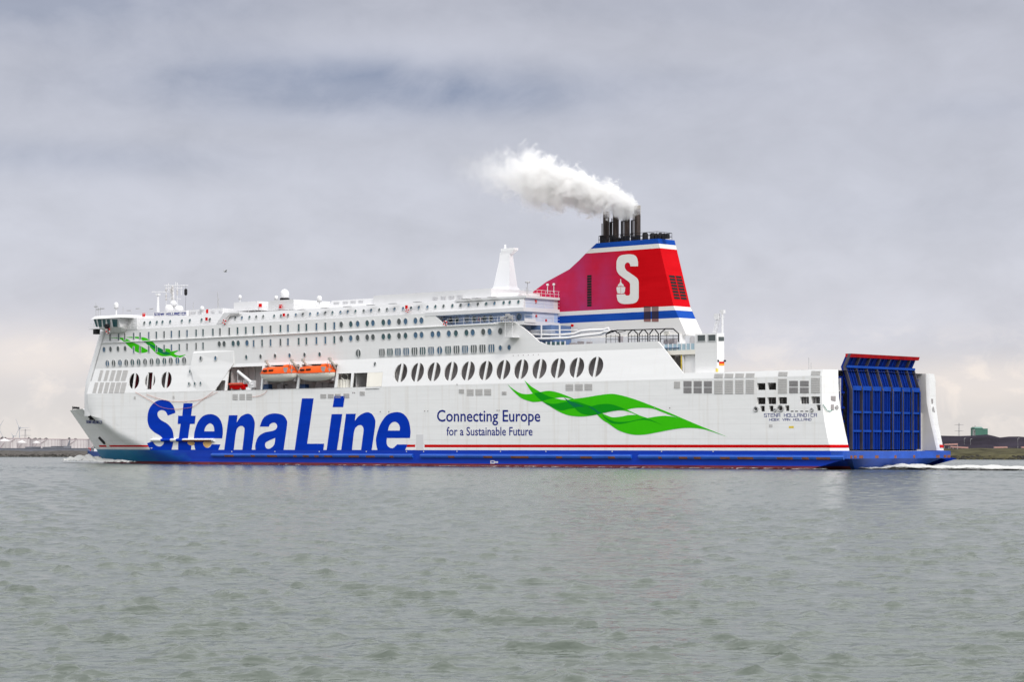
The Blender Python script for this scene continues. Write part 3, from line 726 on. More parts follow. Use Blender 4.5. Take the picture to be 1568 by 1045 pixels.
# red line
decal('red_stripe', [[[(624, 681.4), (635.8, 681.4), (635.8, 685.2), (622, 685.2)]], [[(650, 681.4), (1271, 681.6), (1271.5, 686.2), (650, 685.6)]]], 0.0, RED, .012)
decal('red_stripe', [[[(150, 682.3), (227, 682.2), (229, 684.9), (151, 685.0)]]], hull_b, RED, .02, curved=True)
for (yy0, px, sgn) in ((0, 1271, 1),):
    za, zb = Q(1000, 686, 0)[2], Q(1000, 681.6, 0)[2]
    for mf in (lambda p: p, lambda p: (p[0], BEAM - p[1] * YCS / YC, p[2])):
        rs = MB()
        rs.grid([[mf((along(_ch, z) + .06, -.06, z)) for z in (za, zb)], [mf((along(_cr, z) + .06, YC - .06, z)) for z in (za, zb)]])
        rs.build('red_stripe', RED, SH)
# ribbons
g5 = 180 / 1568.0; g6 = 200 / 1568.0
def w5(p): return [(770 + q[0] * g5, 570 + q[1] * g5) + tuple(q[2:]) for q in p]
def w6(p): return [(920 + q[0] * g6, 570 + q[1] * g6) + tuple(q[2:]) for q in p]
outl = w5([c(62, 165), (150, 235), (240, 285), (330, 297), c(400, 288), (345, 210), c(288, 110), (380, 192), c(500, 268), (610, 253), (720, 270), (830, 308), c(950, 358), (1100, 340), (1300, 307)]) + \
    w6([(130, 263), (240, 280), (400, 325), (600, 400), (800, 480), (1000, 565), (1200, 650), c(1525, 782), (1320, 712), (1200, 682), (1050, 672), (900, 685), (700, 722), (550, 750), (430, 757), (320, 740), (200, 695), (100, 625)]) + \
    w5([(1330, 640), c(1255, 568), (1180, 583), (1050, 596), (880, 580), (750, 530), (640, 465), c(525, 392), (450, 400), (380, 397), (250, 350), (150, 265)])
h1 = w5([c(690, 350), (790, 337), c(920, 359), (830, 375)])
h2 = w6([c(18, 497), (130, 470), (250, 462), (340, 480), c(430, 515), (330, 520), (250, 535), (150, 545), (80, 525)])
h3 = w6([c(315, 452), (400, 435), (500, 430), (620, 440), (720, 475), (850, 525), c(940, 552), (850, 535), (760, 527), (660, 537), c(560, 553), (450, 515)])
band0 = lambda x, z: max(0.0, band_b(x, z))
decal('green_ribbon', [[crom(q) for q in (outl, h1, h2, h3)]], band0, GREEN, .035)
d1 = w5([c(415, 283), c(500, 268), (600, 320), c(690, 352), (600, 365), c(525, 391), (470, 345)])
d2 = w5([c(530, 395), (620, 420), (710, 424), (850, 397), (960, 391), (1080, 425), c(1180, 458), (1280, 435), (1400, 427), (1500, 445)]) + w6([c(300, 449), (150, 470)]) + w5([c(1323, 552), (1200, 578), (1080, 565), (1010, 530), c(960, 482), (880, 495), (780, 515), (680, 480), (590, 435)])
d3 = w6([c(5, 490), (60, 545), (150, 590), (220, 600), (330, 595), (450, 570), c(520, 555), c(590, 570), (680, 610), c(740, 638), (640, 600), (550, 577), (450, 580), (330, 608), (230, 625), (130, 615), (50, 560)])
d4 = w5([c(815, 340), (900, 390), (1000, 425), c(1090, 462), (1020, 465), c(955, 472), (900, 430)])
d5 = w5([c(1140, 460), (1200, 475), (1270, 520), c(1320, 552), c(1260, 566), (1240, 530)])
decal('ribbon_overlap', [[crom(d1)], [crom(d2)], [crom(d3)]], band0, GREEN_D, .045)
decal('ribbon_overlap', [[crom(d4)], [crom(d5)]], band0, GREEN_T, .055)
kb = .12436
def w8(p): return S2(p, 130, 430, kb)
decal('green_ribbon', [[w8([c(250, 705), (400, 701), (500, 712), (590, 760), (660, 790), (730, 830), c(800, 868), (720, 891), (650, 885), (590, 850), (520, 790), (450, 730), c(380, 708)])],
    [w8([c(500, 698), (620, 691), (740, 703), (830, 750), (900, 820), (990, 870), c(1080, 888), (1130, 918), (1180, 922), c(1247, 908), (1180, 946), (1120, 948), c(1060, 925), (960, 932), (890, 905), (830, 850), (760, 780), (680, 722), c(560, 705)])]], 1.5, GREEN, .012)
decal('green_ribbon', [[w8([c(965, 838), (1030, 840), (1085, 868), c(1168, 850), (1110, 890), (1050, 912), (990, 882)])]], 1.5, GREEN, .018)
decal('ribbon_overlap', [[w8([c(705, 745), (760, 760), (860, 805), (930, 832), (1000, 872), c(1070, 900), (1000, 915), (940, 895), (870, 850), (790, 790)])]], 1.5, GREEN_T, .024)

def text_mesh(s, bold=0.0):
    cu = bpy.data.curves.new('t', 'FONT'); cu.body = s; cu.resolution_u = 3; cu.offset = bold
    o = bpy.data.objects.new('t', cu); COL.objects.link(o)
    dg = bpy.context.evaluated_depsgraph_get(); me = bpy.data.meshes.new_from_object(o.evaluated_get(dg))
    V = [v.co.copy() for v in me.vertices]; Fc = [list(p.vertices) for p in me.polygons]
    bpy.data.objects.remove(o); bpy.data.curves.remove(cu); bpy.data.meshes.remove(me)
    return V, Fc
CAPH = max(v.y for v in text_mesh('H')[0])
def text(name, s, x0, x1, ycap, ybase, b, m, off=.02, bold=0.0):
    """writing fitted to its survey box: left, right, cap line, base line"""
    V, Fc = text_mesh(s, bold); xa = min(v.x for v in V); xb = max(v.x for v in V)
    fs = sorted(Fc, key=lambda f: min(V[i].x for i in f)); words = []; reach = -9
    for f in fs:                                                   # one mesh for each word
        if min(V[i].x for i in f) > reach + .17: words.append([])
        words[-1].append(f); reach = max(reach, max(V[i].x for i in f))
    for wd in words:
        mb = MB(); mp = {}
        for f in wd:
            for i in f:
                if i not in mp:
                    p = Q(lerp(x0, x1, (V[i].x - xa) / (xb - xa)), lerp(ybase, ycap, V[i].y / CAPH), b)
                    mp[i] = len(mb.v); mb.v.append((p[0], (b(p[0], p[2]) if callable(b) else b) - off, p[2]))
            mb.face([mp[i] for i in f])
        mb.build(name, m, SH)
text('slogan_word', 'Connecting Europe', 669.2, 827.4, 628.6, 645.9, 0.0, NAVY, .02, .012)
text('slogan_word', 'for a Sustainable Future', 683.9, 815.5, 654.6, 667.3, 0.0, NAVY, .02, .010)
GL5 = {'S': [[(1, 1), (0, 1), (0, .5), (1, .5), (1, 0), (0, 0)]], 'T': [[(0, 1), (1, 1)], [(.5, 1), (.5, 0)]], 'E': [[(1, 1), (0, 1), (0, 0), (1, 0)], [(0, .5), (.9, .5)]], 'N': [[(0, 0), (0, 1), (1, 0), (1, 1)]],
       'A': [[(0, 0), (0, 1), (1, 1), (1, 0)], [(0, .45), (1, .45)]], 'H': [[(0, 0), (0, 1)], [(1, 0), (1, 1)], [(0, .5), (1, .5)]], 'O': [[(0, 0), (0, 1), (1, 1), (1, 0), (0, 0)]], 'L': [[(0, 1), (0, 0), (1, 0)]],
       'D': [[(0, 0), (0, 1), (.8, 1), (1, .8), (1, .2), (.8, 0), (0, 0)]], 'I': [[(.5, 0), (.5, 1)]], 'C': [[(1, 1), (0, 1), (0, 0), (1, 0)]], 'K': [[(0, 0), (0, 1)], [(1, 1), (0, .45), (1, 0)]], 'V': [[(0, 1), (.5, 0), (1, 1)]]}
def strokes(name, s, x0, x1, ycap, ybase, b, wpx, m, off=.02, dy=0.0):
    """square stencil lettering drawn with strokes"""
    mb = MB(); n = len(s); adv = (x1 - x0) / (n - .28)
    for i, ch in enumerate(s):
        for pl_ in GL5.get(ch, []):
            P = [(x0 + adv * (i + u * .72), lerp(ybase, ycap, v) + dy * i / n) for u, v in pl_]
            for (a1, b1) in zip(P, P[1:]):
                d_ = Vector((b1[0] - a1[0], b1[1] - a1[1])).normalized() * wpx * .5; nn_ = Vector((-d_.y, d_.x))
                a2 = Vector(a1) - d_; b3 = Vector(b1) + d_
                pts = [Q(*p, b) for p in (a2 + nn_, b3 + nn_, b3 - nn_, a2 - nn_)]
                o = off + .002 * random.random()
                mb.poly([(p[0], (b(p[0], p[2]) if callable(b) else b) - o, p[2]) for p in pts])
    return mb.build(name, m, SH)
strokes('ship_name', 'STENA HOLLANDICA', 1170.3, 1250.5, 634, 638.8, 0.0, .72, NAVY, dy=-.3)
strokes('port_of_registry', 'HOEK VAN HOLLAND', 1178.3, 1242.2, 641.5, 644.7, 0.0, .62, NAVY, dy=-.3)
def bowq(px, py):
    return Q(px, py, hull_b)
strokes('ship_name', 'STENA HOLLANDICA', 131, 156, 644.5, 648.5, hull_b, .6, NAVY, .06, dy=1.0)
# marks low on the hull
decal('draught_mark', [[ellpx(x, 692.0 if x < 650 else 691.8, .9, .9, 8)] for x in (355, 421, 489, 561, 622.5, 648.8, 699.8, 766.5, 836, 937.5, 1013, 1092)], 0.0, WHITE_DECK, .02)
decal('thruster_mark', [[[(751, 705.8), (757.5, 705.8), (757.5, 707), (762.6, 707), (762.6, 709.6), (757.5, 709.6), (757.5, 710.6), (751, 710.6)], [(752.4, 707.2), (756.2, 707.2), (756.2, 708.2), (761, 708.2), (761, 708.5), (756.2, 708.5), (756.2, 709.3), (752.4, 709.3)]]], 0.0, WHITE_DECK, .02)
decal('warning_plate', [[rectpx(1208, 1215.5, 653, 656.2)]], 0.0, YELLOW, .02); decal('vent_slit', [[rectpx(a1, a1 + 4.4, 629.6, 631)] for a1 in (1210.8, 1217.6, 1225.6, 1233.3)], 0.0, BLACKM, .02)
decal('discharge_port', [[rectpx(1177.5, 1183, 650.6, 655.2)]], 0.0, GREY, .02); decal('discharge_port', [[ellpx(x, y, .9, 1.0, 8)] for x, y in ((650.5, 630), (655.3, 630), (582.5, 631), (595.5, 631), (761.5, 629), (764.5, 629), (1002.5, 625.2), (1025.8, 625.2), (540.5, 601.8), (543, 602), (700, 684.2 - 95))], 0.0, DARK, .05)
for i in range(6):
    x = lerp(786, 824.5, i / 5)
    decal('discharge_port', [[ellpx(x, 544.9 - .3 * i, .7, .9, 8)]], band_b, DARK, .03)
for (x, y) in ((206.5, 609.5), (266, 608.7)): plate('mooring_port', rectpx(x - 1.3, x + 1.3, y - 2, y + 2), hull_b, .02, GRILLE)
plate('pilot_door', rectpx(637.5, 648.5, 666, 690), 0.0, .01, WHITE_DECK, .03)

# ------------------------------------------------------------------ rubbing rails
def railpiece(name, x0, x1, zt, zb, mats, segs, b=Z0, proud=.45):
    mb = MB(); xs = [x0]; mi = []
    tot = sum(s for s, _ in segs); acc = 0
    for s, m_ in segs:
        n = max(1, int((x1 - x0) * s / tot / 1.5)); 
        for i in range(n): xs.append(x0 + (x1 - x0) * (acc + s * (i + 1) / n) / tot); mi.append(m_)
        acc += s
    prof = [(.0, zt), (-proud * .8, zt - .12), (-proud, zt - (zt - zb) * .45), (-proud * .75, zb + .1), (0, zb)]
    rows_ = [[(x, b(x, z) + y, z) for (y, z) in prof] for x in xs]
    for i in range(len(xs) - 1):
        for j in range(4):
            lower = j == 3 or j == 2
            mb.poly([rows_[i][j], rows_[i + 1][j], rows_[i + 1][j + 1], rows_[i][j + 1]], (mi[i] if lower else 0) if mi[i] in (0, 1) else mi[i])
    mb.poly(rows_[0]); mb.poly(rows_[-1])
    return mb.build(name, mats, SH, smooth=50)
def fseg(n):
    return [(random.uniform(.6, 2.6) if i % 2 == 0 else random.uniform(.3, 1.5), i % 2) for i in range(n)]
zt, zb = Q(800, 696, 0)[2], Q(800, 702.6, 0)[2]
FEND = mat('fender_blue_paint', (.012, .09, .46), .45, var=.15)
railpiece('rubbing_rail', Q(325, 697, 0)[0], Q(633, 697, 0)[0], zt, zb, [FEND, RUST], fseg(21))
railpiece('rubbing_rail', Q(645, 697, 0)[0], Q(968, 697, 0)[0], zt, zb, [FEND, RUST], fseg(13))
railpiece('rubbing_rail', Q(979, 697, 0)[0], Q(1293, 697, 0)[0], zt, zb, [FEND, RUST], fseg(17))
zt2, zb2 = Q(280, 671.8, 0)[2], Q(280, 677, 0)[2]
railpiece('upper_rubbing_rail', Q(233, 674, hull_b)[0], Q(329, 674, 0)[0], zt2, zb2, [WHITE, RUST, BLUE, WHITE], [(16, 3), (15, 2), (9, 3), (10, 2), (44, 1), (3, 3)], hull_b, .6)
decal('rust_run', [[crom([(287.5, 678), (298, 678), (296.5, 682), (290, 682)])], [crom([(311.5, 678), (324, 678), (321, 683.5), (317, 686), (313, 684)])]], hull_b, mat('pale_rust_stain', (.62, .38, .14), .8, var=.4), .03, curved=True)

# ------------------------------------------------------------------ stern ramp, duck tail
XRAMP = XS - 2.9
yl, yr = QX(1301, 690, XRAMP)[1], QX(1405.5, 690, XRAMP)[1]
zb0, zb1, zb2_, zb3 = QX(1303, 689, XRAMP)[2], QX(1303, 597, XRAMP)[2], QX(1297, 561.5, XRAMP)[2], QX(1300, 541.7, XRAMP)[2]
print('ramp', yl, yr, zb0, zb1, zb2_, zb3)
prof = [(0.0, zb0), (0.0, zb1), (-1.3, zb2_), (-.2, zb3)]
ramp = MB()
def strip(mb, x0, z0, x1, z1, y0, y1, th, mi=0):
    mb.hexa([(XRAMP + x0, y0, z0), (XRAMP + x0, y1, z0), (XRAMP + x0 - th, y1, z0), (XRAMP + x0 - th, y0, z0)], [(XRAMP + x1, y0, z1), (XRAMP + x1, y1, z1), (XRAMP + x1 - th, y1, z1), (XRAMP + x1 - th, y0, z1)], mi)
for (a1, b1) in zip(prof, prof[1:]): strip(ramp, a1[0], a1[1], b1[0], b1[1], yl, yr, .5)
rampo = ramp.build('stern_ramp', RAMPBLUE, SH)
rb = MB()
N = 27
for i in range(N + 1):
    y = lerp(yl, yr, i / N); big = i % 4 == 0 or i in (0, N); wd = .12 if big else .05; pr_ = .55 if big else .3
    for j, (a1, b1) in enumerate(zip(prof, prof[1:])):
        if j == 2 and i % 2: continue
        rb.hexa([(XRAMP + a1[0] + pr_, y - wd, a1[1]), (XRAMP + a1[0] + pr_, y + wd, a1[1]), (XRAMP + a1[0] + .01, y + wd, a1[1]), (XRAMP + a1[0] + .01, y - wd, a1[1])],
                [(XRAMP + b1[0] + pr_, y - wd, b1[1] - .02), (XRAMP + b1[0] + pr_, y + wd, b1[1] - .02), (XRAMP + b1[0] + .01, y + wd, b1[1] - .02), (XRAMP + b1[0] + .01, y - wd, b1[1] - .02)], 0 if big else 1)
rb.build('ramp_rib', [mat('worn_rib_paint', (.045, .040, .055), .7, var=.5, vscale=(.5, .5, .4)), mat('ramp_slat_paint', (.003, .032, .25), .6, var=.3, vscale=(.5, .5, .2), spec=.1)], rampo)
cbm = MB()
for (z, h_) in ((zb1 - .1, .75), (QX(1303, 633, XRAMP)[2], .35), (QX(1303, 662, XRAMP)[2], .35)):
    for i in range(7):
        y0_, y1_ = lerp(yl, yr, i / 7) + .35, lerp(yl, yr, (i + 1) / 7) - .12
        cbm.box((XRAMP + .02, y0_, z), (XRAMP + .45, y1_, z + h_))
cbm.box((XRAMP - 1.2, yl, zb2_ - .15), (XRAMP - .55, yr, zb2_ + .25))
for i in range(8): y = lerp(yl, yr, i / 7) + (.2 if i < 7 else -.2); cbm.box((XRAMP + .5, y - .05, zb0), (XRAMP + .62, y + .05, zb1))
cbm.build('ramp_crossbeam', RAMPLIGHT, rampo)
rt = MB(); xt = XRAMP + prof[3][0]; rt.hexa([(xt + .3, yl - .1, zb3 - .6), (xt + .3, yr + .1, zb3 - .6), (xt - .6, yr + .1, zb3 - .6), (xt - .6, yl - .1, zb3 - .6)], [(xt + .55, yl - .1, zb3), (xt + .55, yr + .1, zb3), (xt - .6, yr + .1, zb3), (xt - .6, yl - .1, zb3)])
rt.build('ramp_lip', mat('worn_red_paint', (.36, .006, .010), .6, var=.25, vscale=(.5, .5, 1), spec=.1), rampo)
ra = MB()                                           # lifting arms and the dark casing at each side
for (y0_, y1_) in ((YC + .4, yl - .1), (yr + .1, BEAM - YCS - .4)):
    ra = MB(); ra.box((XRAMP - 1.6, y0_, 3.2), (XRAMP - 1.3, y1_, ZST - 1))
    ym = (y0_ + y1_) / 2
    for dz_ in (-2.5, 0, 2.4, 5.0): ra.box((XRAMP - 1.3, y0_ + .05, 8 + dz_), (XRAMP - .9, y1_ - .05, 8.4 + dz_))
    ra.tube([(XRAMP - 2.2, ym, zb1 - 6), (XRAMP - 1.0, ym, zb1 - 1), (XRAMP - 1.2, ym, zb1 + 1.0), (XRAMP - 2.8, ym, ZST - 1.2)], .45, 8); ra.build('ramp_arm', RAMPBLUE, rampo, smooth=40)
cs = MB(); cs.box((XRAMP - 6, YC + .3, ZST - 3), (XRAMP - 4.6, yl - .6, ZST - .4)); cs.build('winch_casing', GREY, SH)
hw = MB(); hw.box((XRAMP - 5.5, YC, ZD - 1), (XRAMP - 4.9, BEAM - YCS, ZST - .3)); hw.build('ramp_portal', WHITE_DECK, SH)
ib = MB()                                            # stepped block against the inside of the starboard pillar
zs = QX(1412, 633, XS - 3.4)[2]; yq = QX(1407, 650, XS - 8)[1]
ib.box((XS - 9, yr + .3, 3.1), (XS - 3.4, BEAM - YCS - .2, zs)); ib.build('side_block', INNER_SHADE, SH)
dt = MB(); zt_, zm_, zw_ = Q(1301, 691.5, 2)[2], Q(1301, 703, 2)[2], .3
yv = [0.6, 31.4]
def tail(x1, y0, y1, z, bev): return [(XS - 12.5, y0, z), (x1 - bev, y0, z), (x1, y0 + bev, z), (x1, y1 - bev, z), (x1 - bev, y1, z), (XS - 12.5, y1, z)]
dt.hexa(tail(XS + 1.4, .02, BEAM - 2.2, zm_, .5), tail(XS + 1.4, .02, BEAM - 2.2, zt_, .5))
dt.hexa(tail(XS - 1.5, 4, BEAM - 9, -.6, 3.5), tail(XS + 1.0, 1.0, BEAM - 3.4, zm_ - .01, 1.5))
dt.build('duck_tail', mat('duck_tail_paint', (.012, .075, .42), .42, var=.2, vscale=(.5, .5, .8)), SH, smooth=30)
dtr = MB()
for i in range(9):
    y = [1.5, 2.6, 4.2, 9, 15, 21, 28.5, 31.0, 32.2][i]; dtr = MB(); dtr.box((XS + 1.4, y, zm_ + .05), (XS + 1.43, y + random.uniform(.5, 1.2), zm_ + .55)); dtr.build('fender_rust', RUST, SH)
pl2 = MB(); pl2.box((XS - 12, 3.1, zt_ + .005), (XS - 1.5, yr, zt_ + .03)); pl2.build('vehicle_deck', GREY, SH)
# fittings on the quarter pillars: port, roller and writing on each chamfer
pf = MB()
def onch(px, py, off):
    """on the chamfer of the port quarter"""
    best = None
    for i in range(60):
        s = i / 59; y = YC * s; q = Q(px, py, y); x = lerp(along(_ch, q[2]), along(_cr, q[2]), s)
        if best is None or abs(q[0] - x) < best[0]: best = (abs(q[0] - x), (q[0] + off, y - off, q[2]))
    return best[1]
MS = lambda p: (p[0], BEAM - p[1] * YCS / YC, p[2])
for mf in (lambda p: p, MS):
    pf = MB()
    for (L, mi) in ((rectpx(1272.3, 1279.6, 606.9, 617), 0), (rectpx(1272.3, 1277, 619.8, 628.5), 0), (ellpx(1281.2, 624.3, 2.2, 3.0, 12), 0)):
        pf.poly([mf(onch(px, py, .03)) for px, py in L], mi)
    L = ellpx(1281.2, 624.3, 2.2, 3.0, 12); pf.tube([mf(onch(px, py, .05)) for px, py in L + L[:1]], .09, 5, 1); pf.build('stern_port', [DARK, STEEL], SH)
ro = MB(); ro.tube([onch(1260, 620, .15), onch(1266, 629, .15), onch(1271, 630.5, .15), onch(1274, 628, .1)], .06, 5); ro.build('mooring_line', mat('green_line', (.05, .22, .16), .7), SH)

# ------------------------------------------------------------------ bridge and its wing
br = MB()
zr1, zr0, zf, zu = Q(150, 484.2, -1.4)[2], Q(150, 488.6, -1.4)[2], Q(150, 503.2, -.8)[2], Q(160, 510, .6)[2]
xa_, xc_ = Q(146.5, 495, -1.2)[0], Q(182, 495, -1.2)[0]; xd_ = Q(203, 490, 1)[0]
for mf in (lambda p: p, mirror):
    sec = [(-1.45, zr0), (-.75, zf), (.6, zu), (4, zu), (4, zr0)]
    br.hexa([mf((xa_ + (.9 if z < zr0 - .1 else -.3) + (.8 if z < zf - .1 else 0), y, z)) for y, z in sec], [mf((xc_ - (1.2 if z < zf - .1 else 0), y, z)) for y, z in sec])
br.box((xa_ + 1, 3.5, zf - 1.5), (xd_, BEAM - 3.5, zr0)); br.box((xc_ - 1, 1.4, ZT - .1), (xd_ + 1, BEAM - 1.4, zr0))
bridge = br.build('bridge', WHITE_DECK, SH)
rf = MB()
ring0 = [(xa_ - 1.2, -1.7), (xc_ + 1.5, -1.7), (xd_, 1.2), (xd_, BEAM - 1.2), (xc_ + 1.5, BEAM + 1.7), (xa_ - 1.2, BEAM + 1.7), (xa_ - 2.5, BEAM - 4), (xa_ - 4, HALF), (xa_ - 2.5, 4)]
ring1 = [(x + (.8 if x < xa_ else -.6), y + (.7 if y < HALF else -.7)) for x, y in ring0]
rf.hexa([(x, y, zr0) for x, y in ring0], [(x, y, zr1) for x, y in ring1]); rf.build('bridge_roof', WHITE_DECK, bridge)
for (a1, a2, b1, b2_) in ((143.6, 147, 147.4, 150.4), (149.5, 155.6, 151.9, 156.4), (156.9, 161.8, 158.7, 162), (163.6, 168.6, 165.6, 169.2), (171.6, 180.2, 173.6, 180.2)):
    P = [Q(a1, 489.3, -1.42), Q(a2, 489.3, -1.42), Q(b2_, 501, -.88), Q(b1, 501, -.88)]
    mb = MB(); mb.poly([(p[0], p[1] - .06, p[2]) for p in P], 0); mb.grid([[(p[0], p[1] - .06, p[2]) for p in P], [(p[0], p[1] + .02, p[2]) for p in P]], 1, closed=True)
    mb.build('bridge_window', [GLASS, FRAME], bridge)
window('bridge_door', 193.6, 494.3, 3, 7, 1.38, GLASS_B, 'slot')
bw = MB(); q1, q2 = Q(137, 504, -.6), Q(153, 504, -.6)
bw.box((q1[0], -.9, q1[2] - .12), (q2[0], .9, q1[2])); bw.build('wing_platform', WHITE_DECK, bridge)
rail('guard_rail', [(q1[0], -.8, q1[2]), (q2[0], -.8, q1[2])], 1.1, 1.5)
rail('guard_rail', [(xc_, .9, Q(190, 504, 1)[2]), (Q(214, 502, 1)[0], .9, Q(190, 504, 1)[2])], 1.1, 1.5)
sb = MB(); q = Q(147.3, 508.5, -.4); sb.box((q[0] - .5, -.9, q[2] - .55), (q[0] + .5, .3, q[2] + .55)); sb.build('side_light_box', BLACKM, bridge)
sp = MB(); q = Q(165.8, 500, -1.6); sp.tube([q, (q[0], q[1] - .7, q[2])], .55, 10); sp.tube([q, (q[0], q[1], q[2] - 1.5)], .08, 5); sp.build('searchlight', BLACKM, bridge)
def buoy(px, py, b, label, r=.42):
    q = sw(Q(px, py, b)); mb = MB(); pts = [(r * math.cos(2 * math.pi * i / 16), -.05, r * math.sin(2 * math.pi * i / 16)) for i in range(17)]
    for i in range(16): mb.tube(pts[i:i + 2], .13, 6, i // 2 % 2)
    o = mb.build('lifebuoy', [RED, WHITE_DECK], None, loc=q, rotz=ROT); return tag(o, label, 'lifebuoy', 'lifebuoys along the rails of the ferry')
buoy(165.3, 506.5, -.75, 'red and white lifebuoy hanging under the windows of the bridge wing', .62)
buoy(343.8, 493.3, 1.35, 'red and white lifebuoy beside the slanting stair on the top deck, behind the ship name', .45)
buoy(623.6, 476, 1.45, 'red lifebuoy below a red box on the long porthole row of the top deck', .32)
buoy(682, 495.3, 1.35, 'red lifebuoy on the rail at the fore end of the blue recess')
buoy(734.5, 489, 4.3, 'small red lifebuoy on the bulkhead between two arched windows of the blue recess', .36)

# ------------------------------------------------------------------ houses, domes and masts on the roof
def house(name, px0, px1, ytop, ybot, b0, b1, m=WHITE_DECK, lean=0.0):
    a, c2 = Q(px0, ytop, b0), Q(px1, ybot, b0); z0, z1 = c2[2], a[2]
    mb = MB(); mb.hexa([(a[0], b0, z0), (c2[0], b0, z0), (c2[0], b1, z0), (a[0], b1, z0)], [(a[0] + lean, b0 + lean * .5, z1), (c2[0] - lean * .3, b0 + lean * .5, z1), (c2[0] - lean * .3, b1, z1), (a[0] + lean, b1, z1)])
    return mb.build(name, m, SH)
house('roof_house', 287, 341, 475.5, 481, 5, 27); house('roof_house', 499, 572, 461, 472, 4, 28, lean=1.2); house('roof_house', 572, 752, 453, 468, 4, 28)
house('locker_house', 358, 394, 463.5, 475, 6, 20); house('radome_house', 411, 449.5, 461, 474, 3.5, 14)
for (a, c2, y0, y1, b) in ((511, 519.5, 462.5, 468.5, 4.4), (525, 533, 461.5, 468, 4.4), (537, 545, 460.5, 467, 4.4), (549, 556.5, 460, 466, 4.4), (662.5, 670, 454.3, 459.3, 3.97), (675, 682.5, 453.6, 458.6, 3.97), (687, 695.5, 452.8, 457.8, 3.97), (699.5, 708, 451.8, 457, 3.97), (293, 299.5, 477, 480.5, 4.95), (303, 309.5, 476.7, 480.2, 4.95), (323, 329, 476, 479.5, 4.95), (335, 340, 475.8, 479.3, 4.95)):
    vent(a, c2, y0, y1, b, mat('pale_grille', (.62, .62, .63), .6) if 'pale_grille' not in bpy.data.materials else bpy.data.materials['pale_grille'])
# slanting stair housing in a break of the deckhouse side
ss = MB(); P = qs([(329, 496.5), (336, 496.5), (350, 479.5), (364, 479), (366, 481), (353, 482.5), (346, 496), (331, 497)], 1.55)
P = qs([(331, 496.4), (337.5, 496.2), (352, 481.2), (366, 480.2), (366, 478.6), (343, 479.2)], 1.7); panel(ss, [P], .5); ss.build('stair_screen', WHITE_DECK, SH)
ss = MB(); P = qs([(337.5, 496), (345, 495.6), (352, 484), (364.5, 482), (365.5, 480.3), (352, 481.3)], 1.75); panel(ss, [P], .2); ss.build('stair_opening', GREY, SH)
def dome(name, px, ytop, ybot, wpx, b, zbase=None, m=WHITE_DECK):
    q = Q(px, ybot, b); zt = Q(px, ytop, b)[2]; h = zt - q[2]; k_ = (Vector(sw(q)).y) / F; r = wpx * k_ / 2
    mb = MB(); prof = [(r * .8, 0), (r, h * .12), (r, h * .5)] + [(r * math.cos(t), h * .5 + h * .5 * math.sin(t)) for t in (.3, .6, .9, 1.2, 1.45, 1.55)]
    mb.lathe(prof, q, 18, 0)
    zb_ = (ZR if zbase is None else zbase); mb.lathe([(r * .3, zb_ - q[2]), (r * .3, 0)], q, 8, 0)
    mb.lathe([(r * .9, -.25), (r * .9, 0)], q, 14, 1)
    return mb.build(name, [m, STEEL], SH, smooth=50)
dome('radome', 436, 443, 457.5, 13.6, 8, Q(436, 462, 8)[2])
rg = MB(); q = Q(436, 459.5, 8); rg.lathe([(.95, -.25), (1.05, -.25), (1.05, .35), (.95, .35)], q, 18); rg.build('radome_ring', BLACKM, SH)
dome('radome', 423, 453, 458, 6, 6, Q(423, 461, 6)[2]); dome('radome', 367.5, 452, 457, 5, 8, Q(367.5, 464, 8)[2]); dome('radome', 489, 453, 461, 8, 6); dome('radome', 309.5, 469, 475, 6.5, 5)
dome('radome', 178, 463, 471.5, 7, 3, zr1)
mm = MB()                                               # main mast
def mt(px, py, b=12.0): return Q(px, py, b)
q0, q1 = mt(264, 484), mt(264.5, 437); mm.tube([q0, q1], .75, 10, r1=.22)
for (xa1, xb1, y) in ((252, 288, 437.5), (254, 279, 441.5), (233, 266, 447.3), (257, 276, 458)): mm.tube([mt(xa1, y), mt(xb1, y)], .09, 5)
for (px, y0, y1) in ((254.5, 436, 478), (271.5, 433, 465), (277.5, 438, 452), (269, 432, 440), (258, 434, 445), (260.5, 437, 470)): mm.tube([mt(px, y0), mt(px, y1)], .08, 5)
mm.tube([mt(242, 478), mt(242, 450)], .35, 8, r1=.2); mm.box(tuple(Vector(mt(240, 450)) - Vector((0, .4, 0))), tuple(Vector(mt(244, 452.5)) + Vector((0, .4, 0))))
mast = mm.build('radar_mast', WHITE_DECK, SH, smooth=50)
ml = MB()
for (px, py) in ((264, 440), (264, 445), (264, 451), (264, 456.5), (254.5, 444.5), (254.5, 453), (254.5, 458.5), (271.5, 446), (271.5, 450), (262, 444), (262.5, 448)):
    ml = MB(); q = mt(px, py, 11.4); ml.lathe([(.12, -.32), (.2, -.2), (.2, .25), (.1, .32)], q, 8, 0); ml.build('mast_light', GREY, mast, smooth=50)
ml = MB(); q = mt(284.5, 447.5, 11); ml.lathe([(.2, -.75), (.36, -.5), (.36, .5), (.2, .75)], q, 10, 0); ml.tube([mt(284.5, 438, 11), mt(284.5, 458, 11), mt(283.5, 480, 11)], .03, 4)
ml.build('signal_ball', BLACKM, mast, smooth=50)
dome('mast_dome', 266, 460.5, 469, 9.5, 11); dome('mast_dome', 259, 467, 478.5, 13, 9); dome('mast_dome', 274, 468, 478.5, 14, 9)
rs_ = MB(); q = mt(264, 467, 11); rs_.box((q[0] - 1.8, 10.8, q[2] - .12), (q[0] + 1.8, 11.2, q[2] + .12)); rs_.build('radar_scanner', WHITE_DECK, mast)
nb = MB(); a, c2 = Q(235, 478.7, 4), Q(286, 484.5, 4); nb.box((a[0], 3.9, c2[2]), (c2[0], 4.6, a[2])); nb.build('name_board', WHITE_DECK, SH)
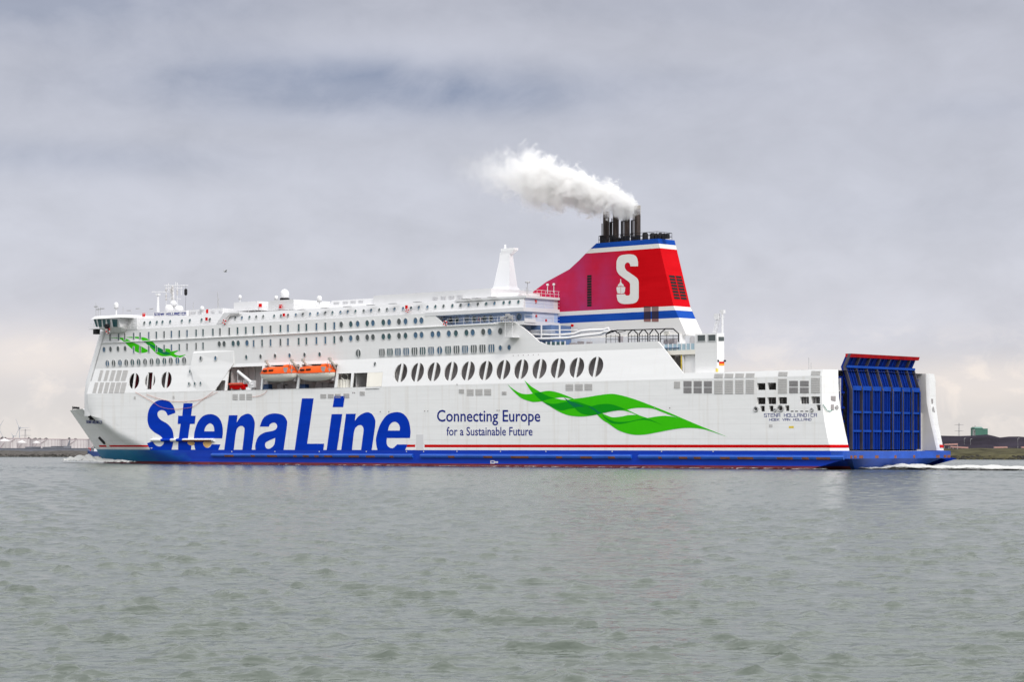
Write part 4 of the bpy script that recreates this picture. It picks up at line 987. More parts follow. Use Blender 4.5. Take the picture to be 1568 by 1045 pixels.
strokes('ship_name', 'STENA HOLLANDICA', 236.5, 284.5, 480, 483.4, 3.9, .95, NAVY, .03, dy=-1.2)
wm = MB()
for (px, y0, y1, b) in ((147, 464, 484, 2), (150.5, 470, 484, 2), (154, 470.5, 484, 2), (188.5, 470, 486, 4), (201, 474, 487, 4), (296, 463, 478, 6), (333.5, 447, 478, 6), (335, 456, 478, 6), (807.7, 434, 451, 5), (806, 440, 451, 6), (1238.5, 548, 567, 4), (1242, 556, 567, 3)):
    wm.tube([Q(px, y1, b), Q(px, y0, b)], .06, 5)
for (px, py, b) in ((147, 470, 2), (150.5, 474, 2), (157, 473, 2), (197, 476, 4), (211, 473, 5), (232, 473.5, 5)): q = Q(px, py, b); wm.box((q[0] - .6, b - .12, q[2] - .12), (q[0] + .6, b + .12, q[2] + .12))
wm.lathe([(.1, 0), (.5, .1), (.5, .25), (.2, .4)], Q(807.7, 434, 5), 10)
wm.build('whip_aerial', STEEL, SH); wm = MB()
for px in (464, 499.5, 534, 570, 604, 641.5, 716, 731.5, 755.5): # floodlight brackets above the portholes
    t = (px - 464) / 290; q = Q(px, lerp(476, 457.3, t) - 1.5, 1.9); wm.box((q[0] - 1.0, 1.2, q[2] - .05), (q[0] + .9, 1.9, q[2] + .06))
wm.build('floodlight_bracket', STEEL, SH)
# white pylon of the after mast
py_ = MB(); bb = 14
zq = [Q(775, y, bb)[2] for y in (449, 400, 387, 378)]
def ring_py(pxa_, pxb_, z, hw): xa1, xb1 = Q(pxa_, 440, bb)[0], Q(pxb_, 440, bb)[0]; return [(xa1, bb - hw, z), (xb1, bb - hw, z), (xb1, bb + hw, z), (xa1, bb + hw, z)]
rings = [ring_py(757, 789, zq[0], 2.3), ring_py(761.5, 786.2, zq[0] + 1.2, 1.2), ring_py(767.0, 783.5, zq[1], .55), ring_py(768, 783, zq[2], .5)]
for a, c2 in zip(rings, rings[1:]): py_.hexa(a, c2)
xa1, xb1, xh = Q(769, 384, bb)[0], Q(784, 384, bb)[0], Q(790.5, 384, bb)[0]
zA_, zB_, zC_ = Q(780, 380.5, bb)[2], Q(780, 384.5, bb)[2], Q(780, 389.5, bb)[2]
py_.hexa([(xa1, bb - .5, zC_), (xb1, bb - .5, zC_), (xb1, bb + .5, zC_), (xa1, bb + .5, zC_)], [(xa1 + .2, bb - .6, zB_ + .1), (xh, bb - .6, zB_ + .1), (xh, bb + .6, zB_ + .1), (xa1 + .2, bb + .6, zB_ + .1)]); py_.box((xa1 + .2, bb - .6, zB_ + .1), (xh, bb + .6, zA_)); py_.tube([(xa1 + .8, bb, zA_), (xa1 + .8, bb, zA_ + .8)], .2, 6)
pyl = py_.build('aft_mast', mat('sunlit_white_paint', (.85, .85, .85), .5), SH)  # brightness of the sunlit mast put into the white
bp = MB(); a, c2 = Q(744, 449.5, 8), Q(806, 454, 8); bp.hexa([(a[0] + 2, 5, ZR), (c2[0], 5, ZR), (c2[0], 24, ZR), (a[0] + 2, 24, ZR)], [(a[0], 6, a[2]), (c2[0], 6, a[2] - .4), (c2[0], 23, a[2] - .4), (a[0], 23, a[2])]); bp.build('mast_plinth', WHITE_DECK, SH)

# ------------------------------------------------------------------ funnel
FY0, FY1 = 12.0, 17.1
def fz(px, py): return Q(px, py, FY0)[2]
ZF = dict(t=fz(1007, 365.4), bw=fz(1008, 373.2), wr=fz(1010, 380), rw=fz(1031.5, 468.8), wb=fz(1034.5, 475.2), bb=fz(1038.5, 487), foot=fz(1051, 513))
fm = bpy.data.materials.new('funnel_paint'); fm.use_nodes = True; t = NT(fm.node_tree); pb = t.n['Principled BSDF']
oc = t.add('ShaderNodeTexCoord').outputs['Object']; z = t.add('ShaderNodeSeparateXYZ', i_0=oc).outputs[2]; xo = t.add('ShaderNodeSeparateXYZ', i_0=oc).outputs[0]
fn = t.noise(t.mapping(oc, (.12, .2, .9)), 1.0, 5, .6)
redc = t.mix(t.ramp(fn, [(.3, 0.), (.7, 1.)]), (.50, .002, .006, 1), (.58, .004, .009, 1))
faded = t.ramp(t.noise(t.mapping(oc, (.11, .2, .10), (0, 0, 1.3)), 1.0, 4, .5), [(.30, .25), (.60, 1.)])
xfade = t.m('MULTIPLY', faded, t.ramp(t.m('DIVIDE', t.m('ADD', xo, 20.0), 60.0), [(.0, 1.), (.45, 1.), (.66, .0)]))
redc = t.mix(t.m('MULTIPLY', xfade, .95), redc, (.35, .055, .19, 1))       # chalky, sun-bleached red at the fore end
whc = (.70, .685, .65, 1); blc = t.mix(t.ramp(fn, [(.3, 0.), (.7, 1.)]), (.006, .05, .30, 1), (.012, .075, .38, 1))
col = t.mix(t.m('GREATER_THAN', z, ZF['bb']), whc, blc); col = t.mix(t.m('GREATER_THAN', z, ZF['wb']), col, whc); col = t.mix(t.m('GREATER_THAN', z, ZF['rw']), col, redc)
col = t.mix(t.m('GREATER_THAN', z, ZF['wr']), col, whc); col = t.mix(t.m('GREATER_THAN', z, ZF['bw']), col, blc)
t.l.new(col, pb.inputs['Base Color']); pb.inputs['Roughness'].default_value = .55; pb.inputs['Specular IOR Level'].default_value = .03
fpx = [(816.2, 447), (836.4, 432), (872, 412.5), (880, 405), (886.9, 398.7), (896.8, 388.4), (904.9, 380.4), (913.3, 371.8), (1007, 365.4), (1031.5, 469.2), (1051, 513), (871, 513)]
P = qs(fpx, FY0); zft = ZF['foot']; P[-1] = (P[-1][0], FY0, zft); P[-2] = (P[-2][0], FY0, zft); P.append((P[0][0], FY0, zft))
P = [(p[0], p[1], min(p[2], ZF['t'])) for p in P]
fu = MB(); panel(fu, [[p for p in P]], FY1 - FY0)
funnel = fu.build('funnel', fm, SH)
fl_ = MB(); kS = 150 / 1306.0
def FS(p): return S2(p, 920, 370, kS)
Sf = FS([c(497, 330), (496, 270), (475, 205), (425, 174), (340, 172), (255, 192), (215, 250), (209, 320), (213, 385), (240, 435), c(265, 458), c(370, 535), (388, 560), (391, 600), c(391, 690), (382, 715), (360, 722), (335, 718), c(322, 702), c(213, 706), (216, 750), (238, 805), (295, 832), (400, 831), (470, 812), (502, 765), (506, 700), c(506, 545), (495, 505), (455, 465), c(345, 390), (322, 350), (322, 310), (345, 282), (372, 283), (391, 305), c(393, 330)])
shipm = [FS([c(210, 615), c(228, 601), c(266, 593), c(306, 601), c(327, 612), (322, 660), c(313, 688), c(268, 697), c(222, 688), (212, 650)]), FS([c(224, 598), c(236, 570), c(250, 566), c(250, 552), c(258, 548), c(262, 500), c(270, 500), c(274, 548), c(282, 552), c(284, 566), c(300, 570), c(311, 598), c(266, 588)])]
decal('funnel_emblem', [[Sf], [shipm[0]], [shipm[1]]], FY0, mat('emblem_white', (.70, .69, .65), .5), .02, funnel)
decal('emblem_line', [[FS([c(265, 592), c(269, 592), c(270, 696), c(266, 696)])], [FS([c(225, 607), c(266, 597), c(308, 607), c(308, 611), c(266, 602), c(225, 611)])]], FY0, RED, .03, funnel)
lv = MB()
for i in range(12):
    z0_, z1_ = Q(902.5, 469.5 - i * 4.07, FY0)[2], Q(902.5, 466.3 - i * 4.07, FY0)[2]; xa1, xb1 = Q(899.4, 440, FY0)[0], Q(905.8, 440, FY0)[0]
    lv.box((xa1, FY0 - .05, z0_), (xb1, FY0 + .02, z1_))
lv.build('louvre', BLACKM, funnel)
lv = MB()
def faft(z): return lerp(P[8][0], P[9][0], (ZF['t'] - z) / (ZF['t'] - P[9][2]))
zL0, zL1 = Q(1022, 421, FY0)[2], Q(1030, 454, FY0)[2]
for i in range(8):
    for j in range(2):
        z0_ = lerp(zL0, zL1, i / 7); y0_ = FY0 + .75 + j * 2.05
        lv.hexa([(faft(z0_ - .4) + .06, y0_, z0_ - .4), (faft(z0_ - .4) + .06, y0_ + 1.7, z0_ - .4), (faft(z0_ - .4) - .1, y0_ + 1.7, z0_ - .4), (faft(z0_ - .4) - .1, y0_, z0_ - .4)],
                [(faft(z0_) + .06, y0_, z0_), (faft(z0_) + .06, y0_ + 1.7, z0_), (faft(z0_) - .1, y0_ + 1.7, z0_), (faft(z0_) - .1, y0_, z0_)])
lv.build('louvre', BLACKM, funnel)
MESHM = bpy.data.materials.new('maroon_mesh'); MESHM.use_nodes = True; t = NT(MESHM.node_tree); pb = t.n['Principled BSDF']; z = t.add('ShaderNodeSeparateXYZ', i_0=t.add('ShaderNodeTexCoord').outputs['Object']).outputs[2]
c_ = t.mix(t.m('GREATER_THAN', z, ZF['bb']), (.24, .10, .09, 1), (.012, .006, .03, 1)); c_ = t.mix(t.m('GREATER_THAN', z, ZF['wb']), c_, (.22, .13, .12, 1)); t.l.new(t.mix(t.m('GREATER_THAN', z, ZF['rw']), c_, (.06, .002, .008, 1)), pb.inputs['Base Color']); pb.inputs['Roughness'].default_value = .8
for px in (986.2, 998.3):
    g = MB(); Lq = qs(rectpx(px, px + 10.2, 469.2, 492.8), FY0); panel(g, [[(p[0], p[1] - .06, p[2]) for p in Lq]], .06)
    g.build('funnel_grille', MESHM, funnel)
for (xa1, xb1, yt) in ((923.3, 933.1, 324.4), (938.3, 947.7, 320), (955.6, 964.5, 316.5), (971.1, 980.9, 315)):
    cx = (xa1 + xb1) / 2; q = Q(cx, yt, 14.6); r = (xb1 - xa1) / 2 * sw(q).y / F; zb_ = ZF['t'] - .3
    mb = MB(); mb.lathe([(r, zb_ - q[2]), (r, -.55)], q, 16, 0); mb.lathe([(r * 1.02, -.6), (r * 1.02, 0), (r * .85, 0), (r * .85, -2)], q, 16, 1)
    for dx_ in (-.5, .15, .45): mb.tube([(q[0] + dx_ * r * 1.6, 14.6 - r * 1.05, zb_), (q[0] + dx_ * r * 1.6, 14.6 - r * 1.05, q[2] - random.uniform(1.4, 2.6))], .10, 5, 0)
    mb.build('exhaust_pipe', [SOOT, SOOT_T], funnel, smooth=50)
ft = MB(); zt = ZF['t']
for (px, yt, r) in ((935, 340, .22), (952, 338.5, .18), (967.3, 337.3, .18)):
    ft = MB(); q = Q(px, yt, 13.6); ft.lathe([(r, zt - q[2]), (r, 0)], q, 8); ft.tube([q, (q[0] + .8, q[1], q[2] - .1)], .07, 4)
    for s in (-.9, .9): ft.tube([(q[0], 13.6, zt + 2), (q[0] + s, 13.6, zt)], .07, 4)
    ft.build('flue', BLACKM, funnel, smooth=50)
for (px, yt, r) in ((988, 357.5, .55), (999.5, 358, .5), (1005, 358.5, .32), (1011, 357.7, .42), (1016.3, 358.8, .35)): ft = MB(); q = Q(px, yt, 14.6); ft.lathe([(r, zt - q[2]), (r, -.1), (r * .6, .15)], q, 10); ft.build('vent_pipe', BLACKM, funnel, smooth=50)
for px in (926, 942, 945, 949, 958, 962, 974, 979, 1024): ft = MB(); q = Q(px, 364, 14); ft.box((q[0] - .4, 13, zt), (q[0] + .4, 13.8, zt + random.uniform(.6, 1.7))); ft.build('pipe_casing', BLACKM, funnel)
def railf(pts):
    o = rail('funnel_rail', pts, 1.35, 1.6, BLACKM, .045); o.parent = funnel
xt0, xt1 = P[7][0], P[8][0]
railf([(xt1 - 12, FY0 + .3, zt), (xt1 - .4, FY0 + .3, zt), (xt1 - .4, FY1 - .3, zt), (xt1 - 12, FY1 - .3, zt)]); railf([(xt0 + .3, FY1 - .3, zt), (xt0 + .3, FY0 + .3, zt), (xt0 + 3.2, FY0 + .3, zt)])
mx = MB(); q = QX(836, 432, xr - 6)
for (px, py) in ((838.5, 436.6), (848, 436)): mx = MB(); q = Q(px, py, 11.6); mx.lathe([(.07, -1.6), (.07, -.2), (.28, -.1), (.22, .25)], q, 8); mx.build('deck_light', WHITE_DECK, SH)

# ------------------------------------------------------------------ after deck: casing, pipes, cages, tower
ac = MB()
xq0, xq1 = Q(866, 510, 11)[0], Q(1052, 515, 11)[0]
ac.box((xq0, 11.4, ZU - .1), (xq1 - 2, 18.5, zft + .1))
ac.build('funnel_casing', WHITE, SH)
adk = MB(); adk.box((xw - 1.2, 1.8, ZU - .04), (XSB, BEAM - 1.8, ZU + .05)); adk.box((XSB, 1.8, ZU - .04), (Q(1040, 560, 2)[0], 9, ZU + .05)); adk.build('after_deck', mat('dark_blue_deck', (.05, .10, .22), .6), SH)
sk = MB(); sk.box((xw - 1.1, 5.5, ZU), (xw + 4, 11.3, ZK - .4)); sk.build('shadowed_bulkhead', mat('shade_slate_bulkhead', (.10, .17, .33), .5, var=.1), SH)  # shade below the deck slab put into the wall colour
pp = MB()
def pathp(pts, b): return [Q(px, py, b) for px, py in pts]
pp.tube(pathp([(802, 514), (815, 512.5), (860, 513.3), (880, 511.5), (890, 507.5), (905, 506), (925, 505.3), (932, 503)], 5), .28, 10)
pp.tube(pathp([(810, 519.5), (840, 519), (870, 518), (890, 514.8), (920, 511.5), (926, 508.5), (940, 507)], 4), .28, 10)
pp.build('exhaust_trunk', WHITE, SH, smooth=50)
pr_ = MB(); pr_.tube(pathp([(800, 507.3), (850, 506), (884, 505.6)], 5), .12, 5); pr_.tube(pathp([(800, 509.5), (850, 508.5)], 5), .08, 5)
for px in (829, 857): pr_.tube(pathp([(px, 498), (px, 521)], 4.6), .16, 6)
pr_.tube(pathp([(792.5, 496), (793.5, 507)], 1.7), .14, 6); pr_.tube(pathp([(900, 501), (915, 497), (928, 497.5)], 10.8), .05, 4)
pr_.build('pipe_support', WHITE_DECK, SH)
gr = MB(); gp = MB(); zb_ = Q(850, 529, 2.2)[2]
for i in range(7): x = Q(822 + i * 7.2, 527, 2.2)[0]; gp.box((x - .12, 2.15, zb_ - 1), (x + .12, 2.3, Q(850, 523.2, 2.2)[2]))
a, c2 = Q(826, 527, 2.3)[0], Q(866, 527, 2.3)[0]; gr.box((a, 2.3, zb_ - 1), (c2, 2.36, Q(850, 524, 2.2)[2])); gr.build('wind_screen', GLASS, SH); gp.build('screen_post', WHITE_DECK, SH)
rdv = MB(); q = Q(877, 498.8, 11.2); rdv.tube([q, (q[0], 10.9, q[2])], .27, 12); rdv.build('red_vent', RED, SH, smooth=50)
# dark mesh cages beside the casing
cells = [(928, 949), (962, 976.5), (979, 992), (995, 1008), (1011, 1039)]
for i, (xa1, xb1) in enumerate(cells):
    h0 = lerp(512, 511, i / 4); top_ = lerp(506.5, 503.8, i / 4); foot_ = lerp(527, 524, i / 4)
    w_ = xb1 - xa1; fx = min(8, w_ * .4); cg = MB()
    for b in (3.2, 9.5): cg.tube(pathp([(xa1, foot_), (xa1, h0), (xa1 + fx, top_), (xb1 - fx, top_), (xb1, h0), (xb1, foot_)], b), .12, 5)
    for y in (h0 + 3.5, h0 + 8): cg.tube(pathp([(xa1, y), (xb1, y)], 3.2), .05, 4)
    for kx in (.35, .7): cg.tube(pathp([(xa1 + w_ * kx, h0 + 1), (xa1 + w_ * kx, foot_)], 3.2), .05, 4)
    cg.build('mesh_cage', BLACKM, SH)
cg = MB(); cg.tube(pathp([(928, 512), (945, 506.2), (968, 505.5), (990, 504.8), (1020, 503.8), (1031, 503.8)], 3.2), .1, 5)
for (px, py) in ((932, 508.5), (944, 510)): cg.tube(pathp([(px, py), (px + 14, py - 3)], 3.2), .06, 4)
cg.build('mesh_cage_tie', BLACKM, SH)
for (px0, px1, y0, y1, b) in ((1016, 1023, 520.5, 531, 4), (1025, 1033, 520, 530, 4.5), (884, 890, 523, 528, 3), (898, 903, 523.8, 527.5, 3), (872, 879, 525.5, 528.5, 3), (946, 950, 515, 519, 5)): bx = MB(); q, r2 = Q(px0, y0, b), Q(px1, y1, b); bx.box((q[0], b, r2[2] - .6), (r2[0], b + .8, q[2])); bx.build('deck_machinery', DARK, SH)
cbx = MB(); q, r2 = Q(1017.5, 508, 3.6), Q(1024, 514.5, 3.6); cbx.box((q[0], 3.5, r2[2]), (r2[0], 3.9, q[2])); cbx.build('loudspeaker_panel', CREAM, SH)
# mezzanine with glass screen, tower behind it
mz = MB(); zm1, zm0 = Q(1040, 536.6, 2)[2], Q(1040, 543.5, 2)[2]; xm_a, xm_b, xm_c = Q(1010, 540, 2)[0], Q(1064.5, 540, 2)[0], Q(1098, 540, 2)[0]
mz.box((xm_a, 2.0, zm0), (xm_b, 8, zm1)); 
mezz = mz.build('mezzanine_deck', CREAM, SH)
gs = MB(); a, c2 = Q(1017, 530, 2.1)[0], Q(1064.5, 530, 2.1)[0]; zg = Q(1040, 527, 2.1)[2]; gs.box((a, 2.08, zm1), (c2, 2.13, zg))
gsm = mat('pale_blue_glass', (.35, .48, .55), .15)
gs.build('glass_screen', gsm, mezz); gp = MB()
for i in range(8): x = lerp(a, c2, i / 7); gp.box((x - .1, 1.98, zm1), (x + .1, 2.1, zg + .1))
gp.build('screen_post', WHITE_DECK, mezz)
tw = MB(); ztw = Q(1080, 511, 2)[2]; zt0 = ZST - .2
T0 = [(xm_b, 2.0), (xm_c, 2.0), (xm_c + .25, 3.75), (xm_b, 3.75)]
tw.hexa([(x, y, zt0) for x, y in T0], [(x, y, ztw) for x, y in T0])
tw.box((Q(1052, 520, 6)[0], 5.5, zm1), (xm_b + .2, 8, ztw - .02)); tw.box((xm_b - .6, 2.6, zm1), (xm_b, 8, ztw - .3))
tw.box((Q(1047, 560, 2.6)[0], 2.6, zt0), (xm_b + .1, 3.7, zm0 - .02)); tower = tw.build('stern_tower', WHITE, SH)
for (xa1, xb1, y0, y1) in ((1068.5, 1080, 513.8, 522.8), (1084.8, 1096, 513.2, 522.4)):
    window('tower_window', (xa1 + xb1) / 2, (y0 + y1) / 2, xb1 - xa1, y1 - y0, 2.0, GLASS_G, 'slot')
def tq(px, py):                                            # on the bevelled aft corner of the tower
    for i in range(80):
        s = i / 79; y = 2 + 1.75 * s; q = Q(px, py, y)
        if q[0] <= xm_c + .25 * s: return (q[0] + .04, y - .03, q[2])
    return (q[0] + .04, y - .03, q[2])
tws = MB(); tws.poly([tq(*p) for p in rectpx(1100.2, 1108.6, 516.2, 522.6)]); tws.build('tower_window', GLASS_G, tower)
lb = MB()
lb.poly([tq(*p) for p in rectpx(1101, 1109, 554.2, 557)], 0); lb.poly([tq(*p) for p in rectpx(1101, 1109, 557, 560.4)], 1); lb.build('life_saving_sign', [RED, mat('sign_orange', (.8, .28, .02), .5)], tower)
lamp = MB()
for px in (1099.6, 1110): lamp.box(tuple(Vector(tq(px, 553)) - Vector((.12, .16, .16))), tuple(Vector(tq(px, 553)) + Vector((.12, .16, .16))))
lamp.build('deck_lamp', BLACKM, tower); yb = MB(); yb.poly([tuple(Vector(Q(*p, 2)) - Vector((0, .03, 0))) for p in [(1096, 564.5), (1097.8, 564.5), (1097.8, 570), (1096, 570)]] ); yb.poly([tq(*p) for p in rectpx(1098.2, 1100, 564.5, 570)]); yb.build('yellow_notice', YELLOW, tower)
ar = MB(); ap = [Q(1056.5, 537, 1.97), Q(1064.4, 537, 1.97)]; L = [(1056, 537), (1056, 519), (1057.5, 516), (1060.5, 514.8), (1063, 516), (1064.6, 519), (1064.6, 537)]
ar.poly([tuple(Vector(Q(*p, 8.98)) ) for p in L]); ar.v = [(v[0], v[1] - 3.52, v[2]) for v in ar.v]; ar.v = [Q(*p, 5.46) for p in L]; ar.build('arched_doorway', GREY, tower)
un = MB(); un.box((Q(1012, 560, 6)[0], 7.5, ZU - 5.8), (xm_b, 7.7, zm0)); un.box((aft_top[0] - 1, 1.0, ZST - .4), (xm_b + 2, 12, ZST - .03)); un.build('under_deck_bulkhead', GREY, SH)
pl_ = MB()
for (px, m_) in ((1045.2, 0), (1043.6, 1)): q = Q(px, 544, 2.2); pl_.box((q[0] - .16, 2.2, ZST - .2), (q[0] + .16, 2.5, zm0 + .02), m_)
pl_.build('deck_pillar', [WHITE_DECK, YELLOW], SH)
lt = MB(); la, lb_ = Q(1093, 511, 6), Q(1099.5, 486, 6)
for dy_ in (0, .7): lt.tube([(la[0], 6 + dy_, la[2]), (lb_[0], 6 + dy_, lb_[2]), (Q(1106, 486, 6)[0], 6 + dy_, lb_[2])], .07, 4)
for i in range(13): p = Vector(la).lerp(Vector(lb_), i / 12); lt.tube([p, p + Vector((0, .7, 0))], .06, 4); lt.tube([p + Vector((-.35, 0, 0)), p + Vector((.1, 0, 0))], .07, 4)
lt.tube(pathp([(1106, 511), (1106, 487), (1106, 477)], 6), .2, 6); q = Q(1106, 477.5, 6); lt.box((q[0] - .4, 5.8, q[2] - .3), (q[0] + .4, 6.4, q[2] + .3)); q = Q(1097.5, 485, 6); lt.box((q[0] - .45, 5.8, q[2] - .5), (q[0] + .45, 6.4, q[2] + .5))
lt.build('stern_light_mast', WHITE_DECK, SH)
# platform with lifting gear at the aft end of the cabin side
pf_ = MB(); a, c2 = Q(764, 494, 1.2), Q(789, 493, 1.2); pf_.box((a[0], -.3, a[2] - .15), (c2[0], 1.5, a[2]))
for px in (773.5, 785): pf_.tube(pathp([(px, 494), (px, 516)], -.2), .06, 4)
for i in range(7): pf_.tube([Q(773.5, 496 + 3 * i, -.2), Q(785, 496 + 3 * i, -.2)], .04, 4)
a, c2 = Q(771, 516.5, -.3), Q(786, 516.5, -.3); pf_.box((a[0], -.5, a[2] - .15), (c2[0], 1.5, a[2])); pf_.build('embarkation_platform', WHITE_DECK, SH)
lg = MB()
for px in (767.5, 771, 774.5, 777.5, 781, 785): lg.tube(pathp([(px, 493.4), (px, random.uniform(482.5, 487))], .3), .12, 5)
for (xa1, xb1, y) in ((767, 775, 485.5), (776, 786, 483.8), (767, 786, 489.5), (777, 784, 487)): lg.tube(pathp([(xa1, y), (xb1, y)], .3), .1, 5)
for (px, py) in ((769, 488), (777, 483), (782, 486)): q = Q(px, py, .2); lg.box((q[0] - .4, 0, q[2] - .3), (q[0] + .4, .5, q[2] + .3))
lg.build('lifting_gear', STEEL, SH)
# bow fittings
bf = MB()
for (px, py, s) in ((112.5, 625.5, .28), (116, 625, .35), (119.5, 625.3, .35), (140.5, 636.5, .8), (141.5, 640.5, .7), (148, 629.5, .9), (150, 641.5, .5), (153.5, 642, .5)):
    bf = MB(); q = Q(px, py, 16 if px < 125 else 2.2); bf.box((q[0] - s, q[1] - s * .5, q[2] - s * .7), (q[0] + s, q[1] + s * .5, q[2] + s * .7)); bf.build('bow_fitting', BLACKM, SH)
bf = MB(); q = Q(148, 630, 2.2); bf.tube([(q[0], 2.2, q[2]), (q[0] - .8, 2.2, q[2] - 2.2)], .15, 5)
bf.build('bow_light_post', BLACKM, SH); bf = MB(); bf.tube(pathp([(111, 629), (111, 623), (118, 624.5)], 16.5), .08, 4); bf.build('bow_rail', BLACKM, SH)
an = MB(); A0, A1 = Q(152.5, 671, hull_b), Q(160.5, 679, hull_b)
an.tube([(A0[0], A0[1] - .2, A0[2]), (A1[0], A1[1] - .25, A1[2])], .34, 8); an.build('anchor_pocket', BLACKM, SH)
decal('hawse_plate', [[[(158.5, 676.5), (161.5, 677), (168.5, 684.8), (163, 684.8)]]], hull_b, CREAM, .05, curved=True)
decal('hawse_plate', [[[(124.5, 631), (126.5, 630.5), (129, 634.5), (127, 635)]]], hull_b, WHITE_DECK, .04)

# ------------------------------------------------------------------ lifeboats, davits, rescue boat
DAVIT = mat('davit_paint', (.46, .42, .38), .5, var=.1)
for (px, pyt) in ((407.5, 554), (446.5, 552.5), (463.8, 552), (504.5, 550)):
    a, m_, e = Q(px, pyt, -.9), Q(px + 6, pyt + 8, -.3), Q(px + 10, pyt + 17, 1.4)
    dv = MB(); dv.tube([a, m_, e], .26, 6); dv.tube([m_, (e[0], 3.6, e[2] + 1)], .2, 6); dv.tube([a, (a[0], a[1] - .1, a[2] - 2.6)], .05, 4)
    dv.box((a[0] - .3, a[1] - .2, a[2] - .25), (a[0] + .3, a[1] + .3, a[2] + .3)); dv.build('boat_davit', DAVIT, SH, smooth=40)
def make_boat():
    root = thing('lifeboat', '', 'lifeboat', (0, 0, 0)); L2_ = 5.4
    def halfw(s): return 1.75 * (1 - abs(s) ** 3.2) ** .6 + .02
    hl = MB(); cn = MB(); rows = []; rows2 = []
    for i in range(25):
        s = -1 + 2 * i / 24; x = s * L2_; w_ = halfw(s); keel = -1.55 + .9 * abs(s) ** 3; sheer = .12 + .12 * s * s
        rows.append([(x, w_ * math.cos(t) ** .8 if math.cos(t) > 1e-6 else 0, lerp(sheer, keel, math.sin(t) ** .9 if math.sin(t) > 0 else 0)) for t in [R(90) * j / 7 for j in range(8)]] )
        rows[-1] = rows[-1] + [(p[0], -p[1], p[2]) for p in rows[-1][-2::-1]]
        up_ = .95 if s < -.75 else (1.45 if s < .45 else (1.9 if s < .72 else 1.2))
        f = max(.0, 1 - abs(s) ** 6); up_ *= max(.15, f)
        prof_ = [(w_ * .98, sheer), (w_ * .93, sheer + up_ * .45), (w_ * .62, sheer + up_ * .92), (0, sheer + up_)]
        rows2.append([(x, y, z) for y, z in prof_] + [(x, -y, z) for y, z in prof_[-2::-1]])
    hl.grid(rows); cn.grid(rows2)
    hl.poly(rows[0]); hl.poly(rows[-1]); cn.poly(rows2[0]); cn.poly(rows2[-1])
    h_ = hl.build('boat_hull', BOATWHITE, root, smooth=60); cn.build('canopy', ORANGE, root, smooth=35)
    fd = MB(); fd.tube([(r[0][0], r[0][1] * 1.02, r[0][2]) for r in rows], .09, 5); fd.tube([(r[0][0], -r[0][1] * 1.02, r[0][2]) for r in rows], .09, 5); fd.build('fender_strip', ORANGE, root)
    ck = MB()
    for (x, z, w_, hh) in ((-2.9, .75, .28, .16), (-2.2, .78, .28, .16), (-1.0, .8, .28, .16), (-.3, .82, .28, .16)): ck.box((x - w_, -1.78, z - hh), (x + w_, -1.2, z + hh))
    ck.build('boat_window', BLACKM, root)
    hk = MB(); hk.box((3.0, -1.5, .3), (3.9, -1.05, 1.3)); hk.tube([(3.9, -.6, 1.2), (3.9, -.6, 2.3)], .06, 4); hk.tube([(4.6, -.3, .2), (4.9, -.3, 1.6), (4.3, -.3, 1.9)], .1, 5); hk.box((4.2, -.9, .0), (4.9, -.2, .9)); hk.build('boarding_hatch', DARK, root)
    rd_ = MB(); rd_.box((4.6, -.08, -1.6), (5.3, .08, -.6)); rd_.lathe([(.3, 0), (.3, .25)], (4.9, 0, -1.5), 10); rd_.build('rudder', DARK, root)
    ll = MB()
    for i in range(8):
        x = -4 + i * 1.05; ll.tube([(x, -1.72, .02), (x + .5, -1.74, -.28), (x + 1.05, -1.72, .02)], .025, 4)
    ll.build('grab_line', STEEL, h_)
    return root
boat = make_boat()
q = Q(427.3, 573.6, .35); boat.location = sw(q); boat.rotation_euler = (0, 0, ROT); boat['label'] = 'orange and cream enclosed lifeboat in the bay next to the red rescue boat'; boat['group'] = 'enclosed lifeboats in the side of the ferry'
b2o = copy_tree(boat); q = Q(484.6, 572.4, .35); b2o.location = sw(q); b2o['label'] = 'orange and cream enclosed lifeboat in the bay next to the white drums'
root = thing('rescue_boat', 'small red open rescue boat cradled under a white crane arm in the left bay', 'rescue boat', sw(Q(364.5, 592, 1.6)), ROT)
rbm = MB(); rr = []
for i in range(13):
    s = -1 + 2 * i / 12; w_ = .95 * (1 - max(0, -s) ** 3) ** .6 + .05; rr.append([(s * 2.6, w_ * a1, b1) for a1, b1 in ((1, .45), (.9, .0), (.45, -.55), (0, -.7 + .4 * max(0, -s) ** 2), (-.45, -.55), (-.9, .0), (-1, .45))])
rbm.grid(rr); rbm.poly(rr[0]); rbm.poly(rr[-1]); rbm.build('boat_hull', RED, root, smooth=50)
tb = MB(); tb.tube([(r[0][0], r[0][1], .45) for r in rr], .24, 8); tb.tube([(r[0][0], -r[0][1], .45) for r in rr], .24, 8); tb.build('side_tube', mat('rescue_orange', (.6, .06, .02), .5), root, smooth=50)
cs_ = MB(); cs_.box((.2, -.35, .1), (.9, .35, 1.25)); cs_.box((1.9, -.25, .3), (2.4, .25, 1.3)); cs_.build('steering_console', WHITE_DECK, root)
cr = MB(); zfl = ZD + .02; pA, pB, pC = Q(364, 569, .4), Q(385, 586.5, 1.2), Q(382, 597, 1.6)
cr.tube([pA, pB], .33, 8, r1=.42); cr.tube([pB, pC], .55, 8); cr.tube([Vector(pA).lerp(Vector(pB), .45), (pC[0], pC[1], pC[2] + .6)], .14, 6); cr.lathe([(.8, 0), (.8, .5), (.5, .6)], (pC[0], pC[1], zfl), 12); cr.tube([pA, (pA[0], pA[1], pA[2] - 2.2)], .05, 4)
cr.box((Q(386, 588, 1.5)[0], 1.2, pB[2] - 1), (Q(390, 588, 1.5)[0], 1.9, pB[2] + .5)); cr.build('rescue_boat_crane', WHITE_DECK, SH, smooth=50)
cdm = MB(); 
